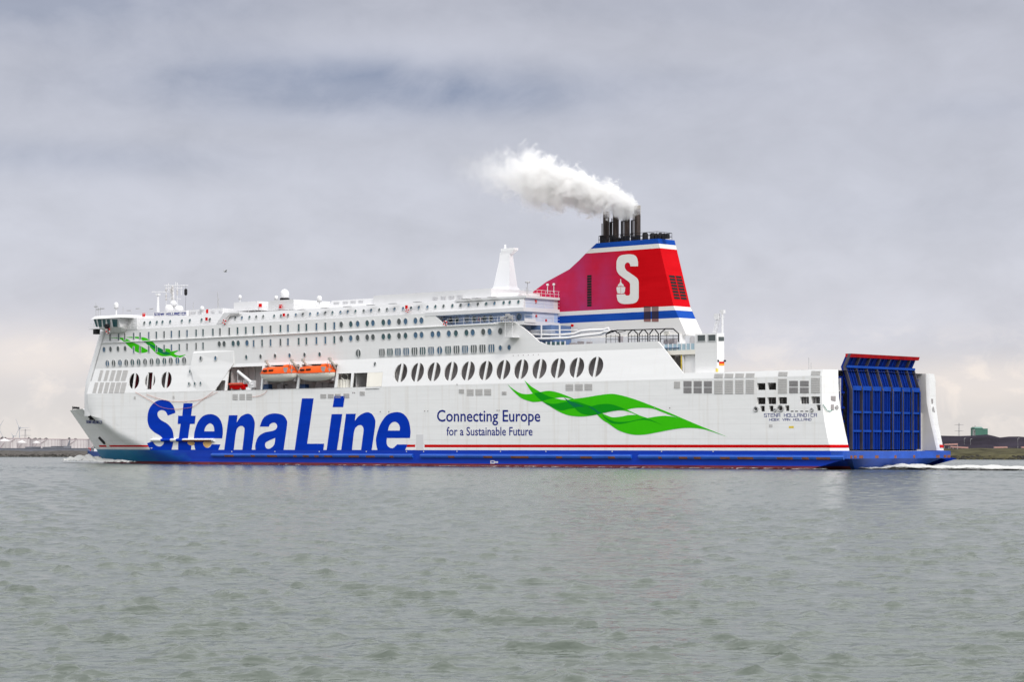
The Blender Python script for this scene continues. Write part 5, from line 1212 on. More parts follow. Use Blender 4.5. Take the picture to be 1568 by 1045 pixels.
for dx_ in (-1.4, 1.4): q = Q(364.5, 592, 1.6); cdm.box((q[0] + dx_ - .1, 1.0, zfl), (q[0] + dx_ + .1, 2.2, q[2] - .4))
cdm.build('boat_cradle', STEEL, SH)
DB = mat('dark_blue_cover', (.015, .05, .14), .6)
for (px, lab) in ((408, 'dark blue covered locker below the bow of the forward orange lifeboat'), (464, 'dark blue covered locker below the bow of the after orange lifeboat')):
    q = Q(px, 593.5, 1.8); p = sw((q[0], 1.8, zfl)); mb = MB(); h_ = Q(px, 589, 1.8)[2] - zfl
    mb.hexa([(-1.3, -.6, 0), (1.3, -.6, 0), (1.3, .6, 0), (-1.3, .6, 0)], [(-1.2, -.5, h_ * .9), (1.2, -.5, h_ * .9), (1.2, .5, h_ * .9), (-1.2, .5, h_ * .9)]); mb.box((-1.3, -.62, h_ * .9), (1.3, .62, h_))
    tag(mb.build('deck_locker', DB, None, loc=p, rotz=ROT), lab, 'locker', 'dark blue lockers under the lifeboats')
dr = MB()
for i, px in enumerate((519.5, 523, 527.5, 532)): dr = MB(); q = Q(px, 588, 1.6); dr.lathe([(.1, -.95), (.6, -.8), (.6, .8), (.1, .95)], (q[0], 1.8, q[2]), 12); dr.build('liferaft_canister', BOATWHITE, SH, smooth=50)
dr = MB(); dr.tube(pathp([(524, 571), (523, 579), (528, 583)], 1.3), .12, 6); dr.tube(pathp([(529, 571), (533, 576), (532, 584)], 1.3), .12, 6); dr.build('canister_pipe', BOATWHITE, SH, smooth=50)
for px in (430, 442, 451, 489, 500, 509): wn = MB(); q = Q(px, 592, 3.2); wn.box((q[0] - 1.0, 3, zfl), (q[0] + 1.0, 4.2, zfl + random.uniform(.8, 1.6))); wn.build('boat_winch', DARK, SH)
# heaving lines hanging over the side
def rope(pts, label):
    P_ = [Vector(Q(px, py, lambda x, z: min(hull_b(x, z), band_b(x, z) if z > ZD else 99) - .12)) for px, py in pts]; mid_ = P_[len(P_) // 2]
    mb = MB(); mb.tube([p - mid_ for p in P_], .035, 5)
    tag(mb.build('rope', ROPE, None, loc=sw(mid_), rotz=ROT), label, 'rope', 'thin ropes hanging in bights over the side')
def cr2(p, n=5):
    out = []
    for i in range(len(p) - 1):
        p0, p1, p2, p3 = p[max(0, i - 1)], p[i], p[i + 1], p[min(len(p) - 1, i + 2)]
        for k_ in range(n):
            t = k_ / n; out.append(tuple(.5 * (2 * p1[a] + (p2[a] - p0[a]) * t + (2 * p0[a] - 5 * p1[a] + 4 * p2[a] - p3[a]) * t * t + (3 * p1[a] - p0[a] - 3 * p2[a] + p3[a]) * t ** 3) for a in (0, 1)))
    return out + [p[-1]]
rope(cr2([(224.5, 604.7), (243, 611), (265, 615.3), (290, 614.8), (311, 611.5), (333, 600.8)]), 'thin orange rope hanging in the higher, shallow bight above the first letter')
rope(cr2([(207, 601), (232, 615), (247, 624), (266, 627), (280, 626), (296, 623), (311, 611.8), (326, 600.5)]), 'thin orange rope hanging in the deeper bight across the first letter')
rope(cr2([(409, 598.5), (405, 603), (398, 606.5), (390, 608), (386, 608)]), 'short thin rope hanging beside three grey vents under the lifeboats')

# ------------------------------------------------------------------ water
def water_material():
    m = bpy.data.materials.new('river_water'); m.use_nodes = True; t = NT(m.node_tree); b = t.n['Principled BSDF']
    oc = t.add('ShaderNodeTexCoord').outputs['Object']
    n = t.noise(t.mapping(oc, (.012, .05, 1)), 1.0, 4)
    t.l.new(t.mix(n, (.064, .080, .064, 1), (.080, .096, .076, 1)), b.inputs['Base Color'])
    b.inputs['Roughness'].default_value = .16; b.inputs['IOR'].default_value = 1.33
    nb = t.m('ADD', t.m('MULTIPLY', t.noise(t.mapping(oc, (2.8, 2.0, 1)), 1.0, 4, .6), .035), t.m('MULTIPLY', t.noise(t.mapping(oc, (.55, .9, 1), (3, 1, 0)), 1.0, 4, .6), .27))
    bn = t.add('ShaderNodeBump', i_Height=nb); bn.inputs['Strength'].default_value = .8; bn.inputs['Distance'].default_value = .9
    t.l.new(bn.outputs[0], b.inputs['Normal'])
    return m
def make_water():
    rng = np.random.default_rng(3)
    d = [26.0]
    while d[-1] < 1200: d.append(d[-1] + max(.055, d[-1] * .0020))
    while d[-1] < 16000: d.append(d[-1] * 1.06)
    d = np.array(d); a = np.concatenate([np.linspace(-1.1, -.27, 24)[:-1], np.linspace(-.27, .27, 900), np.linspace(.27, 1.1, 24)[1:]])
    D, A = np.meshgrid(d, a, indexing='ij'); X = D * np.tan(A); Y = D.copy(); Zv = np.zeros_like(X); DX = np.zeros_like(X)
    step = np.maximum(.055, d * .0020); lat = d * .0006
    ZL_ = np.zeros_like(X)
    for i in range(126):
        lam = (1.5 * 2.3 ** rng.random() if i < 22 else .5 * 2.8 ** rng.random()) if i < 66 else .19 * 2.7 ** rng.random(); kx = 2 * math.pi / lam
        th = math.radians(80) + rng.normal() * (.40 if i < 60 else .30)                     # wind sea running up towards the camera and a little to the right
        sl = (.0125 if i < 22 else .0160 if i < 66 else .0190) * (0.5 + 1.0 * rng.random()); amp = sl / kx; ph = rng.random() * 6.283
        fade = np.clip((lam / (abs(math.sin(th)) * step * 1.0 + abs(math.cos(th)) * lat + 1e-6) - 1.7) / 2.2, 0, 1)[:, None]
        p = kx * (math.cos(th) * X + math.sin(th) * Y) + ph
        Zt = ZL_ if i < 66 else Zv; Zt += amp * fade * np.cos(p); DX -= amp * fade * math.cos(th) * np.sin(p) * .5; Y = Y - 0
        Zt += amp * fade * .22 * np.cos(2 * p)
    sg = Zv.std(axis=1, keepdims=True) + 1e-5; tt = np.clip(Zv / sg, -3, 2.6); Zv = sg * .72 * (np.exp(1.0 * tt) - 1.6); sg = ZL_.std(axis=1, keepdims=True) + 1e-5; tt = np.clip(ZL_ / sg, -3, 2.5); ZL_ = sg * .72 * (np.exp(.95 * tt) - 1.55)      # narrow crests, broad flat troughs
    gust = .75 + .45 * np.sin(X * .021 + Y * .013 + 1.0) * np.sin(Y * .009 - X * .006) + .2 * np.sin(X * .07 + Y * .05)
    Zv = (Zv + ZL_) * np.clip(gust, .55, 1.35)
    V = np.stack([X + DX, Y, Zv], -1).reshape(-1, 3).astype(np.float32)
    nr, nc = X.shape; idx = np.arange(nr * nc).reshape(nr, nc)
    q = np.stack([idx[:-1, :-1], idx[:-1, 1:], idx[1:, 1:], idx[1:, :-1]], -1).reshape(-1, 4)
    me = bpy.data.meshes.new('water'); me.vertices.add(len(V)); me.vertices.foreach_set('co', V.ravel())
    me.loops.add(q.size); me.loops.foreach_set('vertex_index', q.ravel().astype(np.int32))
    me.polygons.add(len(q)); me.polygons.foreach_set('loop_start', np.arange(0, q.size, 4, dtype=np.int32))
    me.update(); me.validate(); me.polygons.foreach_set('use_smooth', np.ones(len(q), bool))
    me.materials.append(water_material())
    o = bpy.data.objects.new('water', me); COL.objects.link(o); tag(o, kind='structure'); return o
make_water()

# ------------------------------------------------------------------ foam: bow wave, wake, lace along the side
def foam_material(name, thr0, thr1, sc):
    m = bpy.data.materials.new(name); m.use_nodes = True; t = NT(m.node_tree); b = t.n['Principled BSDF']
    b.inputs['Base Color'].default_value = (.52, .52, .495, 1); b.inputs['Roughness'].default_value = .8
    oc = t.add('ShaderNodeTexCoord').outputs['Object']
    n = t.noise(t.mapping(oc, sc), 1.0, 6, .65); at = t.add('ShaderNodeAttribute', attribute_name='cover').outputs['Fac']
    v = t.m('ADD', n, t.m('SUBTRACT', at, .5))
    t.l.new(t.ramp(v, [(thr0, 0.), (thr1, 1.)]), b.inputs['Alpha']); return m
def foam_sheet(name, path, label, mat_, hfun, nw=24, nl=90, seed=1):
    """a strip of broken water: path = (x, y, half width, height, cover) along its length in world metres"""
    rng = np.random.default_rng(seed); mb = MB(); cov = []; rows = []
    for i in range(nl):
        s = i / (nl - 1) * (len(path) - 1); a = int(min(s, len(path) - 2)); f = s - a
        p = [lerp(path[a][j], path[a + 1][j], f) for j in range(5)]; pn = path[a + 1]; pa = path[a]
        d = Vector((pn[0] - pa[0], pn[1] - pa[1])).normalized(); nrm = Vector((-d.y, d.x)); row_ = []
        for j in range(nw):
            u = -1 + 2 * j / (nw - 1)
            z = p[3] * hfun(u) * (1 + .35 * math.sin(i * .31 + j * .5) * math.sin(j * .4 + i * .17)) + rng.normal() * .045 * (.2 + p[3])
            row_.append((p[0] + nrm.x * u * p[2], p[1] + nrm.y * u * p[2], z + .10 * (1 - u * u) - .16 * abs(u) ** 3)); cov.append(p[4] * (1 - abs(u) ** 2.5))
        rows.append(row_)
    mb.grid(rows); o = mb.build(name, mat_, None, smooth=80)
    at = o.data.attributes.new('cover', 'FLOAT', 'POINT'); at.data.foreach_set('value', cov)
    return tag(o, label, 'foam', kind='stuff')
FOAM = foam_material('bow_foam', .34, .50, (.8, .8, 1.2)); FOAM2 = foam_material('wake_foam', .44, .66, (.22, .35, .8)); FOAM3 = foam_material('lace_foam', .50, .60, (.35, 1.2, 1))
flat = lambda u: (1 - u * u) * (.55 + .45 * math.sin(u * 9 + 1))
hump = lambda u: max(0, 1 - u * u) ** .8
st = sw((XWL, HALF, 0)); 
foam_sheet('bow_wave', [tuple(WP(96, 705, 0.0 + 16 * 0 + 560).xy) + (1.2, .4, .3), tuple(WP(112, 704, 545).xy) + (2.6, 1.5, .95), tuple(WP(135, 704, 535).xy) + (2.6, 1.5, 1.0), tuple(WP(155, 704, 528).xy) + (2.2, 1.1, 1.0), tuple(WP(180, 705, 520).xy) + (1.8, .7, .8), tuple(WP(212, 705, 508).xy) + (1.0, .3, .3)], 'white foaming bow wave thrown up at the stem', FOAM, hump)
foam_sheet('bow_wave', [tuple(sw((XWL + 1, 15.6, 0)).xy) + (.8, 1.3, .7), tuple(sw((XWL + 8, 11.2, 0)).xy) + (.8, .9, .6), tuple(sw((XWL + 16, 7.4, 0)).xy) + (.7, .5, .5), tuple(sw((XWL + 40, .7, 0)).xy) + (.6, .25, .2)], 'spray running back along the blue bow', FOAM, hump, nw=12, seed=4)
foam_sheet('side_foam', [tuple(sw((XWL + 42, .2, 0)).xy) + (.7, .08, .45), tuple(sw((XWL + 120, -.4, 0)).xy) + (.9, .08, .55), tuple(sw((XS - 40, -.4, 0)).xy) + (.9, .08, .55), tuple(sw((XS - 2, -.4, 0)).xy) + (1.1, .1, .6)], 'thin lace of foam along the waterline of the ferry', FOAM3, hump, nw=7, nl=260, seed=5)
foam_sheet('wake', [tuple(sw((XS - 3, 14, 0)).xy) + (11, .5, .8), tuple(sw((XS + 4, 16, 0)).xy) + (14, .7, .9), tuple(sw((XS + 14, 18, 0)).xy) + (16, .55, .8), tuple(sw((XS + 26, 19, 0)).xy) + (17, .5, .75), tuple(sw((XS + 60, 19, 0)).xy) + (19, .3, .7), tuple(sw((XS + 150, 19, 0)).xy) + (24, .1, .6)], 'long white wake of churned water behind the stern', FOAM2, flat, nw=50, nl=160, seed=6)

# ------------------------------------------------------------------ far banks
def shore(px): return lerp(865, 640, (px + 200) / 1968.0)     # distance of the water's edge
def far(px, D): return ((px - CW / 2) * D / F, D)
GRASSM = mat('bank_grass', (.055, .050, .026), .95, spec=.05, var=.75, vscale=(.16, .16, .5), bump=.5, bscale=.6)
STONE = mat('stone_revetment', (.080, .074, .068), .95, spec=.05, var=.4, vscale=(.5, .5, 1.2), bump=.6, bscale=.8)
def bank(name, px0, px1, prof_, m, n=120):
    mb = MB(); rows = []; rng = random.Random(5)
    for i in range(n + 1):
        px = lerp(px0, px1, i / n); D = shore(px); r_ = []
        for (dd, z) in prof_:
            j = rng.uniform(-.25, .25) if 0 < z < 9 and dd > 0 else 0
            x, y = far(px, D + dd); r_.append((x, y, z + j))
        rows.append(r_)
    mb.grid(rows); o = mb.build(name, m, None); return tag(o, kind='structure')
bank('stone_bank', -1500, 760, [(-4, -1), (0, .2), (3, 1.2), (6, 1.95), (9, 2.2), (14, 2.25), (2600, 3.0)], STONE)
bank('grass_bank', 760, 3100, [(-4, -1), (0, .3), (3, .9), (8, 1.5), (16, 2.0), (40, 2.9), (70, 3.1), (2600, 3.2)], GRASSM)
rk = MB(); rng = random.Random(9)
for i in range(700):                                             # boulders of the revetment
    px = rng.uniform(-60, 170) if i % 2 else rng.uniform(1440, 1640); D = shore(px); dd = rng.uniform(-1, 2.2 if px < 800 else 4.5); x, y = far(px, D + dd); z = max(.1, dd * (.36 if px < 800 else .22)); s = rng.uniform(.2, .55)
    b8 = [(x + s * rng.uniform(.6, 1.2) * a1, y + s * b1, z + s * c1 * rng.uniform(.4, .8)) for a1, b1, c1 in ((-1, -1, -1), (1, -1, -1), (1, 1, -1), (-1, 1, -1), (-.7, -.7, 1), (.7, -.7, 1), (.7, .7, 1), (-.7, .7, 1))]; rk.hexa(b8[:4], b8[4:])
tag(rk.build('boulders', mat('wet_dark_stone', (.040, .038, .034), .9, spec=.1, var=.3, vscale=(.5, .5, .5)), None), 'dark wet boulders along the foot of both banks', 'boulders', kind='stuff')
def pale(c_, k_=.0): return c_
TANKW = mat('tank_paint', (.60, .565, .56), .6, var=.06, vscale=(.05, .05, .3)); TANKR = mat('tank_rim_paint', (.30, .22, .23), .7); TANKT = mat('white_tank_roof', (.55, .53, .52), .6)
def tank(px, wpx, ytop, D, label, m, rim=True, cone=0.0):
    x, y = far(px, D); r = wpx * D / F / 2; zt = CAMH + (HZ - ytop) * D / F
    o = thing('storage_tank', label, 'storage tank', (x, y, 2.5), 0, 'pale storage tanks on the left bank')
    mb = MB(); mb.lathe([(r, 0), (r, zt - 2.5)], (0, 0, 0), 40); mb.build('tank_shell', m, o, smooth=40)
    rf_ = MB(); rf_.lathe([(r * 1.01, zt - 2.5), (r * 1.01, zt - 2.2), (r * .98, zt - 2.1), (.3, zt - 2.1 + cone)], (0, 0, 0), 40); rf_.build('tank_roof', TANKR if rim else TANKT, o)
    sp_ = MB()
    for i in range(14): t = R(180) + R(180) * i / 13; sp_.tube([(r * 1.005 * math.cos(t), r * 1.005 * math.sin(t), 0), (r * 1.005 * math.cos(t), r * 1.005 * math.sin(t), zt - 2.5)], .14, 4)
    stt = [(r * 1.02 * math.cos(t), r * 1.02 * math.sin(t), (zt - 2.5) * i / 12) for i, t in enumerate([R(235) + R(50) * i / 12 for i in range(13)])]; sp_.tube(stt, .25, 4); sp_.build('tank_stair', mat('tank_stair_steel', (.45, .40, .41), .6), o)
tank(22, 50, 672.4, 1500, 'wide pale tank with dark rim at the left edge, behind two small white-roofed tanks', TANKW)
tank(70, 46, 673.6, 1480, 'wide pale tank with dark rim, second from the left edge', TANKW)
tank(115, 42, 673.8, 1460, 'wide pale tank with dark rim, just left of the ferry bow', TANKW); tank(152, 34, 673.6, 1440, 'pale tank mostly hidden behind the ferry bow', TANKW)
tank(7, 18, 676.8, 1150, 'small low white-roofed tank at the left edge of the water front', TANKT, False, 1.2); tank(33.5, 14, 679.3, 1140, 'small low white-roofed tank, middle one of three', TANKT, False, 1.0); tank(56, 12, 679.6, 1130, 'small low white-roofed tank, rightmost of three', TANKT, False, .8)
def shed(px0, px1, ytop, D, label, m, name='shed', zb_=2.7, depth=18, cat='building', group=None):
    x0_, y0_ = far(px0, D); x1_, _ = far(px1, D); zt = CAMH + (HZ - ytop) * D / F; o = thing(name, label, cat, ((x0_ + x1_) / 2, D, zb_), 0, group); w_ = (x1_ - x0_) / 2; h_ = zt - zb_
    mb = MB(); mb.box((-w_, 0, 0), (w_, depth, h_ * .93)); mb.build('wall', m, o)
    mb = MB(); mb.hexa([(-w_ - .2, -.2, h_ * .93), (w_ + .2, -.2, h_ * .93), (w_ + .2, depth + .2, h_ * .93), (-w_ - .2, depth + .2, h_ * .93)], [(-w_, depth * .3, h_), (w_, depth * .3, h_), (w_, depth * .7, h_), (-w_, depth * .7, h_)]); mb.build('roof', m, o); return o
SLATE = mat('slate_grey_cladding', (.17, .18, .21), .7, var=.1); 
shed(38.5, 49, 684.6, 950, 'low slate-grey shed on the left bank beneath the small tanks', SLATE); shed(65, 86, 684.8, 955, 'longer low slate-grey shed on the left bank', SLATE); shed(78, 86, 683.6, 940, 'short taller slate-grey shed standing before the longer one', SLATE); shed(100, 136, 687.4, 960, 'long low grey wall-like shed near the tug', SLATE)
qw = thing('quay_wall', 'low slate grey wall running along the top of the left bank', 'wall', (*far(60, 885), 2.0)); x0_, y0_ = far(60, 885); mb = MB()
pts_ = [(far(px, shore(px) + 12)[0] - x0_, far(px, shore(px) + 12)[1] - y0_) for px in range(-300, 461, 20)]
for (a1, b1) in zip(pts_, pts_[1:]): mb.hexa([(a1[0], a1[1], 0), (b1[0], b1[1], 0), (b1[0], b1[1] + .5, 0), (a1[0], a1[1] + .5, 0)], [(a1[0], a1[1], 1.05), (b1[0], b1[1], 1.05), (b1[0], b1[1] + .5, 1.05), (a1[0], a1[1] + .5, 1.05)])
mb.build('wall', SLATE, qw); mb = MB()
for (a1, b1) in zip(pts_, pts_[1:]): mb.hexa([(a1[0], a1[1] - .1, 1.053), (b1[0], b1[1] - .1, 1.053), (b1[0], b1[1] + .6, 1.053), (a1[0], a1[1] + .6, 1.053)], [(a1[0], a1[1] - .1, 1.2), (b1[0], b1[1] - .1, 1.2), (b1[0], b1[1] + .6, 1.2), (a1[0], a1[1] + .6, 1.2)])
mb.build('coping', SLATE, qw)
# trees far behind the tanks: single crowns on short trunks
LEAF = mat('hazed_tree_leaf', (.15, .165, .165), .9, var=.3, vscale=(.1, .1, .1)); BARK = mat('far_tree_bark', (.09, .08, .07), .9)  # distance haze put into the pale leaf colour
def far_tree(px, ytop, wpx, D, label):
    x, y = far(px, D); zt = CAMH + (HZ - ytop) * D / F; h_ = zt - 3; r = wpx * D / F / 2; rng = random.Random(int(px * 10)); o = thing('tree', label, 'tree', (x, y, 3), 0, 'trees behind the storage tanks')
    tr = MB(); tr.tube([(0, 0, 0), (.3, 0, h_ * .6)], .9, 6, r1=.4)
    for i in range(4): tr.tube([(.2, 0, h_ * .45), (rng.uniform(-r, r) * .6, 0, h_ * .8)], .35, 5, r1=.1)
    tr.build('trunk', BARK, o)
    cw = MB()
    for i in range(420):
        a1, b1, r1 = rng.uniform(0, 6.28), rng.uniform(-1, 1), rng.random() ** .4; rr_ = math.sqrt(1 - b1 * b1); p = Vector((r * rr_ * math.cos(a1) * r1, r * .7 * rr_ * math.sin(a1) * r1, h_ * .62 + h_ * .40 * b1 * r1)); s = rng.uniform(.5, 1.3)
        u_ = Vector((rng.uniform(-1, 1), rng.uniform(-1, 1), rng.uniform(-1, 1))).normalized() * s; v_ = u_.cross(Vector((rng.uniform(-1, 1), rng.uniform(-1, 1), rng.uniform(-1, 1)))).normalized() * s
        cw.poly([p - u_, p + v_, p + u_, p - v_])
    cw.build('crown', LEAF, o)
for (px, yt, w_, lab) in ((3, 670.3, 6, 'small round tree behind the tank at the left edge'), (8.5, 670.8, 6, 'small tree between the left edge and the tiny turbine'), (44, 671.2, 6, 'small tree right of the lattice pylon'), (54, 671.8, 9, 'broad low tree over the joint of the first two tanks'), (61, 672, 6, 'small low tree beside a broader one over the second tank'), (70.5, 671.4, 7, 'tallest small tree above the second tank'), (106, 671.2, 4, 'lone narrow tree above the third tank'), (116, 672.2, 5, 'low bush-like tree above the third tank near the bow')): far_tree(px, yt, w_, 2300, lab)
TURB = mat('turbine_white', (.42, .43, .47), .6)
def turbine(px, yhub, ybase, bl, angs, D, label):
    x, y = far(px, D); zh = CAMH + (HZ - yhub) * D / F; k_ = D / F; o = thing('wind_turbine', label, 'wind turbine', (x, y, 3), 0, 'wind turbines far behind the tanks'); h_ = zh - 3
    tw_ = MB(); tw_.lathe([(1.9 * k_ * .45, 0), (1.0 * k_ * .4, h_)], (0, 0, 0), 12); tw_.build('tower', TURB, o, smooth=50)
    nc_ = MB(); nc_.box((-1.6, -1.5, h_ - 1.5), (1.6, 5, h_ + 1.8)); nc_.build('nacelle', TURB, o)
    for a1 in angs:
        d_ = Vector((math.cos(R(a1)), 0, math.sin(R(a1)))); n_ = Vector((-d_.z, 0, d_.x)); mb = MB(); c0 = Vector((0, -2.2, h_)); L_ = bl * k_; w_ = .55 * k_
        mb.hexa([c0 + n_ * w_, c0 - n_ * w_, c0 - n_ * w_ + Vector((0, .8, 0)), c0 + n_ * w_ + Vector((0, .8, 0))], [c0 + d_ * L_ + n_ * w_ * .3, c0 + d_ * L_ - n_ * w_ * .3, c0 + d_ * L_ - n_ * w_ * .3 + Vector((0, .3, 0)), c0 + d_ * L_ + n_ * w_ * .3 + Vector((0, .3, 0))]); mb.build('blade', TURB, o)
turbine(29.8, 655.8, 674, 15.5, (1, 112, 246), 4200, 'pale wind turbine with one blade level, left of the lattice pylon')
turbine(-2.0, 657.0, 674, 16.5, (60, 300, 180), 4200, 'wind turbine cut off by the left edge of the picture, blades reaching in')
turbine(20.5, 668.5, 674, 6, (125, 5, 245), 7000, 'tiny distant wind turbine between the two large ones')
def pylon(px, ytop, D, arms, label):
    x, y = far(px, D); k_ = D / F; zt = CAMH + (HZ - ytop) * D / F; h_ = zt - 3; o = thing('pylon', label, 'pylon', (x, y, 3), 0, 'lattice power pylons'); mb = MB(); w0, w1 = 1.6 * k_, .45 * k_; th = .13 * k_
    for sx in (-1, 1):
        for sy in (-1, 1): mb.tube([(sx * w0, sy * w0, 0), (sx * w1, sy * w1, h_)], th, 4)
    for i in range(7):
        za, zb_ = h_ * i / 7, h_ * (i + 1) / 7; wa, wb = lerp(w0, w1, i / 7), lerp(w0, w1, (i + 1) / 7); mb.tube([(-wa, -wa, za), (wb, -wb, zb_)], th * .6, 4); mb.tube([(wa, -wa, za), (-wb, -wb, zb_)], th * .6, 4)
    mb.build('lattice_tower', mat('pylon_steel', (.22, .22, .24), .6) if 'pylon_steel' not in bpy.data.materials else bpy.data.materials['pylon_steel'], o)
    for (yy_, hw_) in arms: a_ = MB(); z = CAMH + (HZ - yy_) * D / F - 3; a_.tube([(-hw_ * k_, 0, z), (0, 0, z + .5 * k_), (hw_ * k_, 0, z)], th, 4); a_.tube([(-hw_ * k_, 0, z), (hw_ * k_, 0, z)], th, 4); a_.build('cross_arm', bpy.data.materials['pylon_steel'], o)
pylon(38.8, 657.5, 2600, ((659.5, 8.5), (667.5, 8.5)), 'lattice pylon standing behind the tanks beside the turbine'); pylon(1468.5, 648.5, 1900, ((651, 7.2), (660.5, 7.2)), 'lattice pylon rising behind the coal heap on the right')
COAL = mat('coal', (.022, .018, .026), .95, spec=.05, var=.5, vscale=(.05, .05, .05), bump=.6, bscale=.2)
def heap(name, pts, D, depth):
    mb = MB(); rng = random.Random(3); rows = [[], [], [], []]
    for (px, yy_) in pts:
        x, _ = far(px, D); zt = CAMH + (HZ - yy_) * D / F
        for k_, (f, dd) in enumerate(((0, 0), (.55, depth * .22), (1, depth * .5), (0, depth))): rows[k_].append((x * (1 + dd / D), D + dd, 2.6 + (zt - 2.6) * f + rng.uniform(-.15, .15) * (f > 0)))
    mb.grid(rows); return tag(mb.build(name, COAL, None), kind='structure')
heap('coal_heap', [(1380, 668.5), (1410, 667.8), (1440, 667.6), (1452, 667.5), (1470, 667.6), (1490, 667.2), (1500, 666.4), (1512, 665.5), (1522, 667.5), (1531, 669.6), (1545, 668.6), (1560, 668.2), (1567, 669.2), (1590, 671), (1640, 669), (1700, 668)], 900, 70)
heap('coal_heap', [(1440, 686), (1452, 683), (1475, 681.8), (1495, 683), (1512, 681), (1530, 684), (1560, 682.5), (1600, 684), (1640, 686)], 800, 25)
GRN = mat('green_cladding', (.055, .16, .12), .6, var=.12, vscale=(.3, .3, .05))
o = shed(1493.5, 1505, 654.2, 985, 'dark green hopper building on top of the coal heap', GRN, 'hopper_building', 3, 10); mb = MB(); x_, _ = far(1499.2, 985)
def px2l(px, yy_, D=985): x, _ = far(px, D); return x - x_, CAMH + (HZ - yy_) * D / F - 3
a1, b1 = px2l(1505, 656.8), px2l(1512.5, 668); mb.box((a1[0], 0, b1[1]), (b1[0], 8, a1[1])); mb.build('annex', GRN, o)
mb = MB(); a1 = px2l(1494.8, 652.2); mb.box((a1[0] - .2, 2, a1[1] - 2), (a1[0] + .2, 2.4, a1[1])); a1, b1 = px2l(1490.5, 659), px2l(1493.5, 667); 
for i in range(5): z = lerp(b1[1], a1[1], i / 4); mb.box((a1[0], 0, z - .1), (b1[0], 3, z + .1))
mb.tube([(a1[0], 0, b1[1] - 3), (a1[0], 0, a1[1])], .12, 4); mb.build('stair_tower', STEEL, o)
# conveyors and belts on the right bank
PINK = mat('faded_red_conveyor', (.45, .25, .22), .7)
for (pxa_, ya, pxb_, yb_, D, lab) in ((1446, 681.2, 1466, 680.6, 760, 'short faded red conveyor just behind the stern'), (1455, 684.6, 1482, 686, 750, 'pale red low conveyor running right from the stern'), (1522, 685.6, 1542, 685.2, 750, 'pale red low conveyor on the grass bank in the middle'), (1564, 685.4, 1590, 685.2, 745, 'pale red low conveyor at the right edge of the picture')):
    A_, B_ = WP(pxa_, ya, D), WP(pxb_, yb_, D); o = thing('conveyor', lab, 'conveyor', (A_.x, A_.y, 3.0), 0, 'faded red conveyors on the right bank'); d_ = B_ - A_; za, zb_ = A_.z - 3, B_.z - 3
    mb = MB(); mb.hexa([(0, -.8, za - .25), (d_.x, -.8, zb_ - .25), (d_.x, .8, zb_ - .25), (0, .8, za - .25)], [(0, -.8, za + .2), (d_.x, -.8, zb_ + .2), (d_.x, .8, zb_ + .2), (0, .8, za + .2)]); mb.build('belt', PINK, o); mb = MB()
    for i in range(4): t = i / 3; mb.tube([(d_.x * t, 0, 0 if za > .3 else -.3), (d_.x * t, 0, lerp(za, zb_, t))], .12, 4)
    mb.build('trestle', STEEL, o)
for (px, yt, D, lab) in ((7.5, 679.5, 930, 'thin lamp post at the left edge of the left bank'), (32, 680.2, 930, 'thin lamp post in front of the middle small tank'), (97.5, 682.5, 930, 'short lamp post right of the slate sheds'), (1476.5, 672, 820, 'tall thin lamp post before the coal heap'), (1486, 673, 820, 'tall thin lamp post under the green hopper'), (1558.5, 672, 800, 'tall thin lamp post near the right edge')):
    P_ = WP(px, yt, D); o = thing('lamp_post', lab, 'lamp post', (P_.x, P_.y, 2.8), 0, 'lamp posts on the far banks'); mb = MB(); mb.tube([(0, 0, 0), (0, 0, P_.z - 2.8), (.35, 0, P_.z - 2.7)], .08, 5); mb.build('post', STEEL, o); mb = MB(); mb.box((.15, -.12, P_.z - 2.8), (.6, .12, P_.z - 2.68)); mb.build('lamp_head', STEEL, o)
# leaning loading boom on the left bank
A_, B_ = WP(102.5, 688.5, 925), WP(106.8, 674, 925); o = thing('loading_crane', 'thin dark leaning crane boom before the third pale tank', 'crane', (A_.x, A_.y, 2.8)); mb = MB(); d_ = B_ - Vector((A_.x, A_.y, 2.8)); mb.tube([(0, 0, 0), tuple(d_)], .35, 5, r1=.2); mb.tube([(.9, 0, 0), tuple(d_)], .15, 4); mb.build('boom', SLATE, o); mb = MB(); mb.box((-1, -1, 0), (1.6, 1, 1.2)); mb.build('base', SLATE, o)
# small blue workboat ahead of the bow
P_ = WP(146, 691, 800); tg = thing('workboat', 'small blue workboat with a white wheelhouse lying ahead of the ferry bow', 'boat', (P_.x, P_.y, 0)); k_ = 845 / F
mb = MB(); hl_ = []
for i in range(13):
    s = -1 + 2 * i / 12; w_ = 1.7 * (1 - abs(s) ** 3) ** .5 + .02; sh = 2.1 + .5 * max(0, -s) ** 2; hl_.append([(s * 2.2 * 1.0, w_ * a1, b1) for a1, b1 in ((1, sh), (.85, .3), (0, -.3), (-.85, .3), (-1, sh))])
hl_ = [[(p[0] * 1.0, p[1], p[2]) for p in r_] for r_ in hl_]; mb.grid(hl_); mb.grid([[r_[0] for r_ in hl_], [r_[-1] for r_ in hl_]]); mb.build('boat_hull', mat('workboat_blue', (.03, .06, .20), .5), tg, smooth=50)
mb = MB(); mb.box((-.2, -.9, 2.1), (1.2, .9, 4.2)); mb.build('wheelhouse', WHITE_DECK, tg); mb = MB(); mb.box((-.25, -.93, 3.2), (1.25, -.6, 3.8)); mb.build('window', GLASS, tg); mb = MB(); mb.tube([(.5, 0, 4.2), (.5, 0, 6)], .08, 5); mb.tube([(-1.4, 0, 2.2), (-1.4, 0, 3.2), (-2.0, 0, 3.2)], .12, 5); mb.build('mast', RED, tg)
tg.scale = (1.25, 1.25, 1.0)
